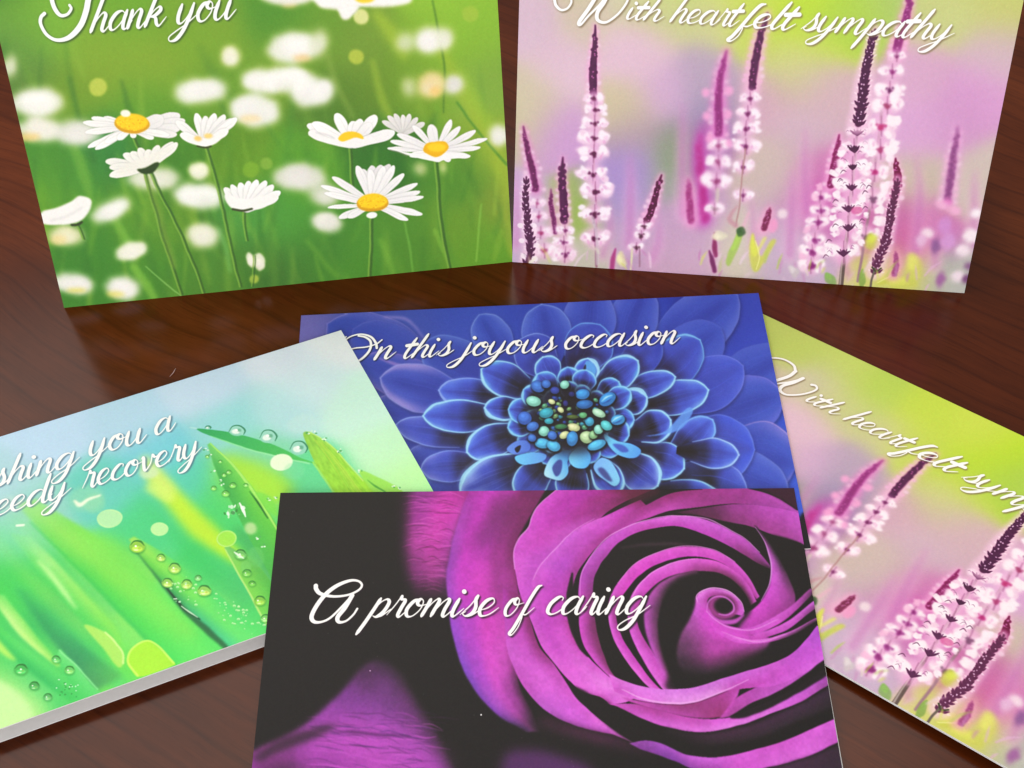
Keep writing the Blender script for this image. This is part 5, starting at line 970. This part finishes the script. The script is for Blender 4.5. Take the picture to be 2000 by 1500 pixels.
    # left lower petal
    R([(470, 1490), (504, 1462), (548, 1444), (610, 1404), (664, 1352), (704, 1306), (730, 1290), (756, 1292)], [(470, 1620), (600, 1620), (760, 1620), (960, 1620), (900, 1530), (860, 1450), (826, 1382), (790, 1320)],
      [[(160, 60, 160), (120, 50, 120), (110, 50, 110), (120, 50, 120)], [(176, 72, 168), (96, 40, 90), (140, 60, 140), (150, 70, 160)], [(160, 70, 160), (150, 60, 150), (190, 80, 184), (120, 60, 130)], [(150, 66, 156), (170, 72, 166), (176, 76, 170), (100, 50, 110)], [(130, 60, 140), (140, 66, 150), (140, 64, 146), (80, 44, 80)], [(84, 44, 84), (112, 56, 118), (110, 54, 112), (60, 36, 56)], [(50, 36, 50), (56, 36, 54), (54, 36, 50), K]], 4.5)
    pr.stroke([(600, 1480), (680, 1440), (760, 1450), (850, 1500)], [20, 50, 60, 40], (196, 84, 190), 14, .55)
    for i in range(120):
        x = rng.uniform(590, 830); y = rng.uniform(1390, 1520); Lh = rng.uniform(30, 80)
        pr.stroke([(x, y), (x + Lh * .5, y + rng.uniform(-3, 6)), (x + Lh, y + rng.uniform(2, 14))], [.8, 2.2, .8], [(96, 40, 100), (204, 96, 196), (80, 40, 100), (196, 84, 190)][rng.integers(4)], 1.0, rng.uniform(.25, .6), n=4)
    pr.stroke([(505, 1478), (560, 1452), (620, 1430), (660, 1416)], [16, 22, 14, 3], (60, 34, 54), 5, .85); pr.stroke([(645, 1432), (690, 1430), (740, 1436), (800, 1440)], [1, 5, 4, 2], (84, 32, 90), 2, .8)
    pr.fill([(980, 1482), (1040, 1464), (1100, 1478), (1160, 1510), (1160, 1610), (1000, 1610)], (106, 52, 116), 8, .8)
    # specks of dust
    for i in range(40): pr.blob(rng.uniform(520, 1180), rng.uniform(980, 1500), .7, .7, (150, 140, 140), 0, .3, .5)
    pr.blob(939, 1397, 1.6, 1.6, (230, 220, 220), 0, .4); pr.blob(722, 1312, 1.2, 1.2, (220, 180, 210), 0, .4)
    # lettering
    m = np.zeros((pr.h, pr.w), np.float32)
    pen_path(pr, m, [(617, 1145), (618, 1152), (627, 1161), (652, 1166), (680, 1163), (700, 1154), (707, 1144), (700, 1136), (684, 1135), (660, 1144), (638, 1160), (620, 1182), (609, 1204), (613, 1215), (627, 1216), (645, 1208), (668, 1186), (688, 1164)], 7.6, 4)
    pen_path(pr, m, [(688, 1164), (674, 1188), (660, 1206), (662, 1216), (676, 1214), (690, 1202), (698, 1190)], 7.6, 3.6)
    write_word(pr, m, 'promise', (718, 1206), (966, 1204), 34, thick=.185)
    write_word(pr, m, 'of', (981, 1204), (1036, 1203), 34, thick=.185)
    write_word(pr, m, 'caring', (1064, 1201), (1262, 1200), 34, thick=.185)
    lay_letters(pr, m, (24, 10, 22), 2.6, .85, tint=(.95, .98, 1.0))
    return pr.image('rose_print')

# ------------------------------------------------------------------ materials
def new_mat(name):
    m = bpy.data.materials.new(name); m.use_nodes = True
    nt = m.node_tree
    return m, nt, nt.nodes['Principled BSDF']

def print_mat(name, im, rough=0.5):
    m, nt, b = new_mat(name)
    t = nt.nodes.new('ShaderNodeTexImage'); t.image = im; t.extension = 'EXTEND'
    nt.links.new(t.outputs['Color'], b.inputs['Base Color'])
    b.inputs['Roughness'].default_value = rough
    b.inputs['Specular IOR Level'].default_value = 0.2
    tc = nt.nodes.new('ShaderNodeTexCoord'); nz = nt.nodes.new('ShaderNodeTexNoise'); nz.inputs['Scale'].default_value = 900.0; nz.inputs['Detail'].default_value = 2
    bp = nt.nodes.new('ShaderNodeBump'); bp.inputs['Strength'].default_value = 0.04; bp.inputs['Distance'].default_value = 0.0002
    nt.links.new(tc.outputs['Object'], nz.inputs['Vector']); nt.links.new(nz.outputs['Fac'], bp.inputs['Height']); nt.links.new(bp.outputs['Normal'], b.inputs['Normal'])
    return m

def paper_mat():
    m, nt, b = new_mat('white_card_stock')
    tc = nt.nodes.new('ShaderNodeTexCoord'); nz = nt.nodes.new('ShaderNodeTexNoise'); nz.inputs['Scale'].default_value = 700.0
    r = nt.nodes.new('ShaderNodeValToRGB'); r.color_ramp.elements[0].color = (0.78, 0.76, 0.75, 1); r.color_ramp.elements[1].color = (0.84, 0.82, 0.81, 1)
    nt.links.new(tc.outputs['Object'], nz.inputs['Vector']); nt.links.new(nz.outputs['Fac'], r.inputs['Fac']); nt.links.new(r.outputs['Color'], b.inputs['Base Color'])
    b.inputs['Roughness'].default_value = 0.6
    return m

def wood_mat():
    m, nt, b = new_mat('polished_cherry_wood'); N = nt.nodes; Lk = nt.links.new
    tc = N.new('ShaderNodeTexCoord')
    mp = N.new('ShaderNodeMapping'); mp.inputs['Rotation'].default_value = (0, 0, math.radians(36)); Lk(tc.outputs['Object'], mp.inputs['Vector'])
    # slow warp so that the grain wanders into arches
    wn = N.new('ShaderNodeTexNoise'); wn.inputs['Scale'].default_value = 7.5; wn.inputs['Detail'].default_value = 1.5; Lk(mp.outputs['Vector'], wn.inputs['Vector'])
    sub = N.new('ShaderNodeVectorMath'); sub.operation = 'SUBTRACT'; sub.inputs[1].default_value = (0.5, 0.5, 0.5); Lk(wn.outputs['Color'], sub.inputs[0])
    sc = N.new('ShaderNodeVectorMath'); sc.operation = 'MULTIPLY'; sc.inputs[1].default_value = (0.02, 0.035, 0); Lk(sub.outputs[0], sc.inputs[0])
    add = N.new('ShaderNodeVectorMath'); add.operation = 'ADD'; Lk(mp.outputs['Vector'], add.inputs[0]); Lk(sc.outputs[0], add.inputs[1])
    def stretched(vx, vy, scale, detail, src=add.outputs[0]):
        s = N.new('ShaderNodeMapping'); s.inputs['Scale'].default_value = (vx, vy, 1); Lk(src, s.inputs['Vector'])
        n = N.new('ShaderNodeTexNoise'); n.inputs['Scale'].default_value = scale; n.inputs['Detail'].default_value = detail; n.inputs['Roughness'].default_value = .6
        Lk(s.outputs['Vector'], n.inputs['Vector']); return n.outputs['Fac']
    broad = stretched(0.5, 1.6, 7, 2); streak = stretched(0.7, 12.0, 18, 4); pores = stretched(1.6, 34.0, 42, 2); mott = stretched(1, 2.0, 28, 4)
    # dark growth lines
    wv = N.new('ShaderNodeTexWave'); wv.wave_type = 'BANDS'; wv.bands_direction = 'Y'; wv.inputs['Scale'].default_value = 26.0; wv.inputs['Distortion'].default_value = 2.2; wv.inputs['Detail'].default_value = 2.0; wv.inputs['Detail Scale'].default_value = .6
    ws = N.new('ShaderNodeMapping'); ws.inputs['Scale'].default_value = (0.16, 1, 1); Lk(add.outputs[0], ws.inputs['Vector']); Lk(ws.outputs['Vector'], wv.inputs['Vector'])
    def ramp(src, stops):
        r = N.new('ShaderNodeValToRGB'); el = r.color_ramp.elements
        while len(el) < len(stops): el.new(0.5)
        for e, (p, c) in zip(el, stops): e.position = p; e.color = (*c, 1)
        Lk(src, r.inputs['Fac']); return r.outputs['Color']
    base = ramp(broad, [(0.25, (0.056, 0.0102, 0.0017)), (0.5, (0.090, 0.0180, 0.0034)), (0.78, (0.155, 0.036, 0.0085))])
    def mul(c1, c2, f=1.0):
        x = N.new('ShaderNodeMix'); x.data_type = 'RGBA'; x.blend_type = 'MULTIPLY'; x.inputs[0].default_value = f; Lk(c1, x.inputs[6]); Lk(c2, x.inputs[7]); return x.outputs[2]
    c = mul(base, ramp(streak, [(0.28, (0.8, 0.76, 0.72)), (0.66, (1.08, 1.06, 1.04))]))
    c = mul(c, ramp(wv.outputs['Fac'], [(0.0, (0.36, 0.28, 0.24)), (0.03, (0.66, 0.6, 0.56)), (0.09, (1, 1, 1))]), 0.34)
    c = mul(c, ramp(pores, [(0.33, (0.5, 0.42, 0.4)), (0.46, (1, 1, 1))]), 0.45)
    c = mul(c, ramp(mott, [(0.3, (0.82, 0.8, 0.78)), (0.7, (1.12, 1.12, 1.14))]), 0.8)
    # stray dust
    vo = N.new('ShaderNodeTexVoronoi'); vo.inputs['Scale'].default_value = 34.0; Lk(tc.outputs['Object'], vo.inputs['Vector'])
    lt = N.new('ShaderNodeMath'); lt.operation = 'LESS_THAN'; lt.inputs[1].default_value = 0.016; Lk(vo.outputs['Distance'], lt.inputs[0])
    gt = N.new('ShaderNodeMath'); gt.operation = 'GREATER_THAN'; gt.inputs[1].default_value = 0.62; Lk(vo.outputs['Color'], gt.inputs[0])
    ml = N.new('ShaderNodeMath'); ml.operation = 'MULTIPLY'; Lk(lt.outputs[0], ml.inputs[0]); Lk(gt.outputs[0], ml.inputs[1])
    dm = N.new('ShaderNodeMix'); dm.data_type = 'RGBA'; dm.inputs[7].default_value = (0.34, 0.27, 0.24, 1); Lk(ml.outputs[0], dm.inputs[0]); Lk(c, dm.inputs[6])
    Lk(dm.outputs[2], b.inputs['Base Color'])
    b.inputs['Roughness'].default_value = 0.6; b.inputs['Specular IOR Level'].default_value = 0.0
    b.inputs['Coat Weight'].default_value = 0.4; b.inputs['Coat Roughness'].default_value = 0.17; b.inputs['Coat IOR'].default_value = 1.5
    bp = N.new('ShaderNodeBump'); bp.inputs['Strength'].default_value = 0.08; bp.inputs['Distance'].default_value = 0.0003; Lk(pores, bp.inputs['Height']); Lk(bp.outputs['Normal'], b.inputs['Normal'])
    return m

# ------------------------------------------------------------------ objects
def mesh_obj(name, verts, faces, mats, parent=None, uvs=None, mat_idx=None, smooth=False):
    me = bpy.data.meshes.new(name); me.from_pydata([tuple(v) for v in verts], [], faces)
    for m in mats: me.materials.append(m)
    if mat_idx is not None: me.polygons.foreach_set('material_index', mat_idx)
    if uvs is not None:
        ul = me.uv_layers.new(name='print')
        for p in me.polygons:
            for li in p.loop_indices: ul.data[li].uv = uvs[me.loops[li].vertex_index]
    if smooth: me.polygons.foreach_set('use_smooth', [True] * len(me.polygons))
    me.update()
    o = bpy.data.objects.new(name, me); scene.collection.objects.link(o)
    if parent: o.parent = parent
    return o

def sheet(name, fn, nrm, base, mats, parent, thick=0.36, nu=24, nv=18):
    """one leaf of a card: fn(u, v) gives the printed side in mm; edges and back are plain stock"""
    vs_, uv = [], []
    for side in (0, 1):
        for j in range(nv + 1):
            for i in range(nu + 1):
                p = fn(i / nu, j / nv) - nrm * thick * side
                vs_.append((p - base) * MM); uv.append((i / nu, 1 - j / nv))
    n1 = (nu + 1) * (nv + 1); f, mi = [], []
    ix = lambda i, j, s=0: s * n1 + j * (nu + 1) + i
    for j in range(nv):
        for i in range(nu):
            f.append((ix(i, j), ix(i, j + 1), ix(i + 1, j + 1), ix(i + 1, j))); mi.append(0)
            f.append((ix(i, j, 1), ix(i + 1, j, 1), ix(i + 1, j + 1, 1), ix(i, j + 1, 1))); mi.append(1)
    for i in range(nu):
        f.append((ix(i, 0), ix(i + 1, 0), ix(i + 1, 0, 1), ix(i, 0, 1))); mi.append(1)
        f.append((ix(i, nv), ix(i, nv, 1), ix(i + 1, nv, 1), ix(i + 1, nv))); mi.append(1)
    for j in range(nv):
        f.append((ix(0, j), ix(0, j, 1), ix(0, j + 1, 1), ix(0, j + 1))); mi.append(1)
        f.append((ix(nu, j), ix(nu, j + 1), ix(nu, j + 1, 1), ix(nu, j, 1))); mi.append(1)
    return mesh_obj(name, vs_, f, mats, parent, uv, mi)

PAPER = paper_mat()
TH = 0.36
def card(key, mat, label, back, bow=0.0):
    """a folded card: printed front cover, plain back cover, and the fold along the top edge.
    back = the two lower corners of the back cover (mm in the world) as they rest"""
    O, ex, ey, n = axes(key)
    corners = [O, O + ex * W, O + ex * W + ey * H, O + ey * H]
    base = np.mean(corners, 0); base[2] = 0.0
    root = bpy.data.objects.new('greeting_card', None); scene.collection.objects.link(root)
    root.location = base * MM; root.empty_display_size = 0.02
    root['label'] = label; root['category'] = 'greeting card'; root['group'] = 'greeting cards on the wooden table'
    fn = lambda u, v: O + ex * (u * W) + ey * (v * H) + n * (bow * math.sin(math.pi * v) * (0.7 + 0.3 * math.sin(2.1 * u + .4)))
    sheet('front_cover', fn, n, base, [mat, PAPER], root, TH)
    # back cover hangs from the fold
    gap = 0.12
    tl = O - n * (TH + gap); tr = tl + ex * W
    bl, br = (np.array(p, float) for p in back)
    bn = np.cross(bl - tl, tr - tl); bn /= np.linalg.norm(bn)
    gb = lambda u, v: (tl * (1 - u) + tr * u) * (1 - v) + (bl * (1 - u) + br * u) * v
    sheet('back_cover', gb, bn, base, [PAPER, PAPER], root, TH)
    # rounded fold strip joining the two leaves
    vs_, f, uv = [], [], []
    nu, na = 24, 6
    c0 = O - n * ((2 * TH + gap) / 2); r = (2 * TH + gap) / 2
    for a in range(na + 1):
        t = math.pi * a / na
        for i in range(nu + 1):
            p = c0 + ex * (W * i / nu) + n * (r * math.cos(t)) - ey * (r * math.sin(t) * 0.8)
            vs_.append((p - base) * MM); uv.append((i / nu, 0.999))
    for a in range(na):
        for i in range(nu):
            k = a * (nu + 1) + i; f.append((k, k + 1, k + nu + 2, k + nu + 1))
    mesh_obj('fold', vs_, f, [mat], root, uv, None, True)
    return root

def low(key, zl, zr, du=0.0, dl=0.0):
    """lower corners of the back cover of a lying card, at the given heights"""
    O, ex, ey, n = axes(key)
    e = np.array([ex[0], ex[1], 0]); d = np.array([ey[0], ey[1], 0]); d /= np.linalg.norm(d)
    bl = O + d * H; bl[2] = zl + TH; br = O + e * W + d * H; br[2] = zr + TH
    return bl + e * du, br + e * (du + dl)

def tent(key):
    """lower corners of the back cover of a standing card, leaning the other way"""
    O, ex, ey, n = axes(key)
    e = np.array([ex[0], ex[1], 0.0]); h = np.array([ey[0], ey[1], 0.0])
    bl = O - h * H; br = O + e * W - h * H
    bl[2] = br[2] = 0.25
    return bl, br

# the table
tv, tf = [], []
nx = ny = 12
for j in range(ny + 1):
    for i in range(nx + 1): tv.append((-0.8 + 1.6 * i / nx, -0.55 + 1.5 * j / ny, 0.0))
for j in range(ny):
    for i in range(nx):
        k = j * (nx + 1) + i; tf.append((k, k + 1, k + nx + 2, k + nx + 1))
nb = len(tv)
tv += [(-0.8, -0.55, -0.03), (0.8, -0.55, -0.03), (0.8, 0.95, -0.03), (-0.8, 0.95, -0.03)]
c00, c10, c11, c01 = 0, nx, (ny + 1) * (nx + 1) - 1, ny * (nx + 1)
tf += [(nb, nb + 3, nb + 2, nb + 1), tuple(range(nx, -1, -1)) + (nb, nb + 1), tuple(range(ny * (nx + 1), c11 + 1)) + (nb + 2, nb + 3)]
tf += [tuple(j * (nx + 1) for j in range(ny + 1)) + (nb + 3, nb), tuple(j * (nx + 1) + nx for j in range(ny, -1, -1)) + (nb + 1, nb + 2)]
table = mesh_obj('table_top', tv, tf, [wood_mat()])
table['kind'] = 'structure'; table['label'] = 'polished reddish brown wooden table top with diagonal grain'

# a scrap of lint on the table
def on_table(x, y):
    d = _fw + RT * ((x - PCX) / FPX) - UP * ((y - PCY) / FPX)
    return POS + d * (-POS[2] / d[2])
p0, p1 = on_table(332, 736), on_table(345, 720)
lv, lf = [], []
for i in range(9):
    t = i / 8; c = p0 * (1 - t) + p1 * t; c[2] = 0.18 + 0.35 * math.sin(math.pi * t)
    c[0] += 0.35 * math.sin(math.pi * t * 1.3)
    for k in range(5):
        a = 2 * math.pi * k / 5; r = 0.14 * (1 - 0.5 * abs(2 * t - 1))
        lv.append(((c[0] - p0[0] + r * math.cos(a)) * MM, (c[1] - p0[1]) * MM, (c[2] + r * math.sin(a)) * MM))
for i in range(8):
    for k in range(5): lf.append((i * 5 + k, i * 5 + (k + 1) % 5, (i + 1) * 5 + (k + 1) % 5, (i + 1) * 5 + k))
lf += [tuple(range(4, -1, -1)), tuple(range(40, 45))]
lm, lnt, lb = new_mat('pale_lint'); lb.inputs['Base Color'].default_value = (0.62, 0.42, 0.4, 1); lb.inputs['Roughness'].default_value = 0.8
lint = mesh_obj('lint_fibre', lv, lf, [lm], None, None, None, True)
lint.location = (p0[0] * MM, p0[1] * MM, 0)
lint['label'] = 'tiny pale lint fibre on the table beside the green grass card'; lint['category'] = 'lint'

SALVIA = print_mat('salvia_print', paint_salvia())
card('daisy', print_mat('meadow_print', paint_daisy()), 'standing card of white daisies in green grass reading Thank you', tent('daisy'), 0.5)
card('salvia', SALVIA, 'standing card of purple flower spikes reading With heartfelt sympathy', tent('salvia'), 0.5)
card('flat', SALVIA, 'lying card of purple flower spikes tucked under the blue flower card', low('flat', 0.06, 3.6), 0.3)
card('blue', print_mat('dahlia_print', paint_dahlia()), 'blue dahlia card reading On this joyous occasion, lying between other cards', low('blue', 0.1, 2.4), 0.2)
card('green', print_mat('dew_print', paint_grass()), 'pale green dewy grass card reading Wishing you a speedy recovery', low('green', 0.06, 0.06), 0.6)
card('rose', print_mat('rose_print', paint_rose()), 'dark card with a purple rose reading A promise of caring', low('rose', 3.4, 1.2, 0.0, 0.9), 0.4)
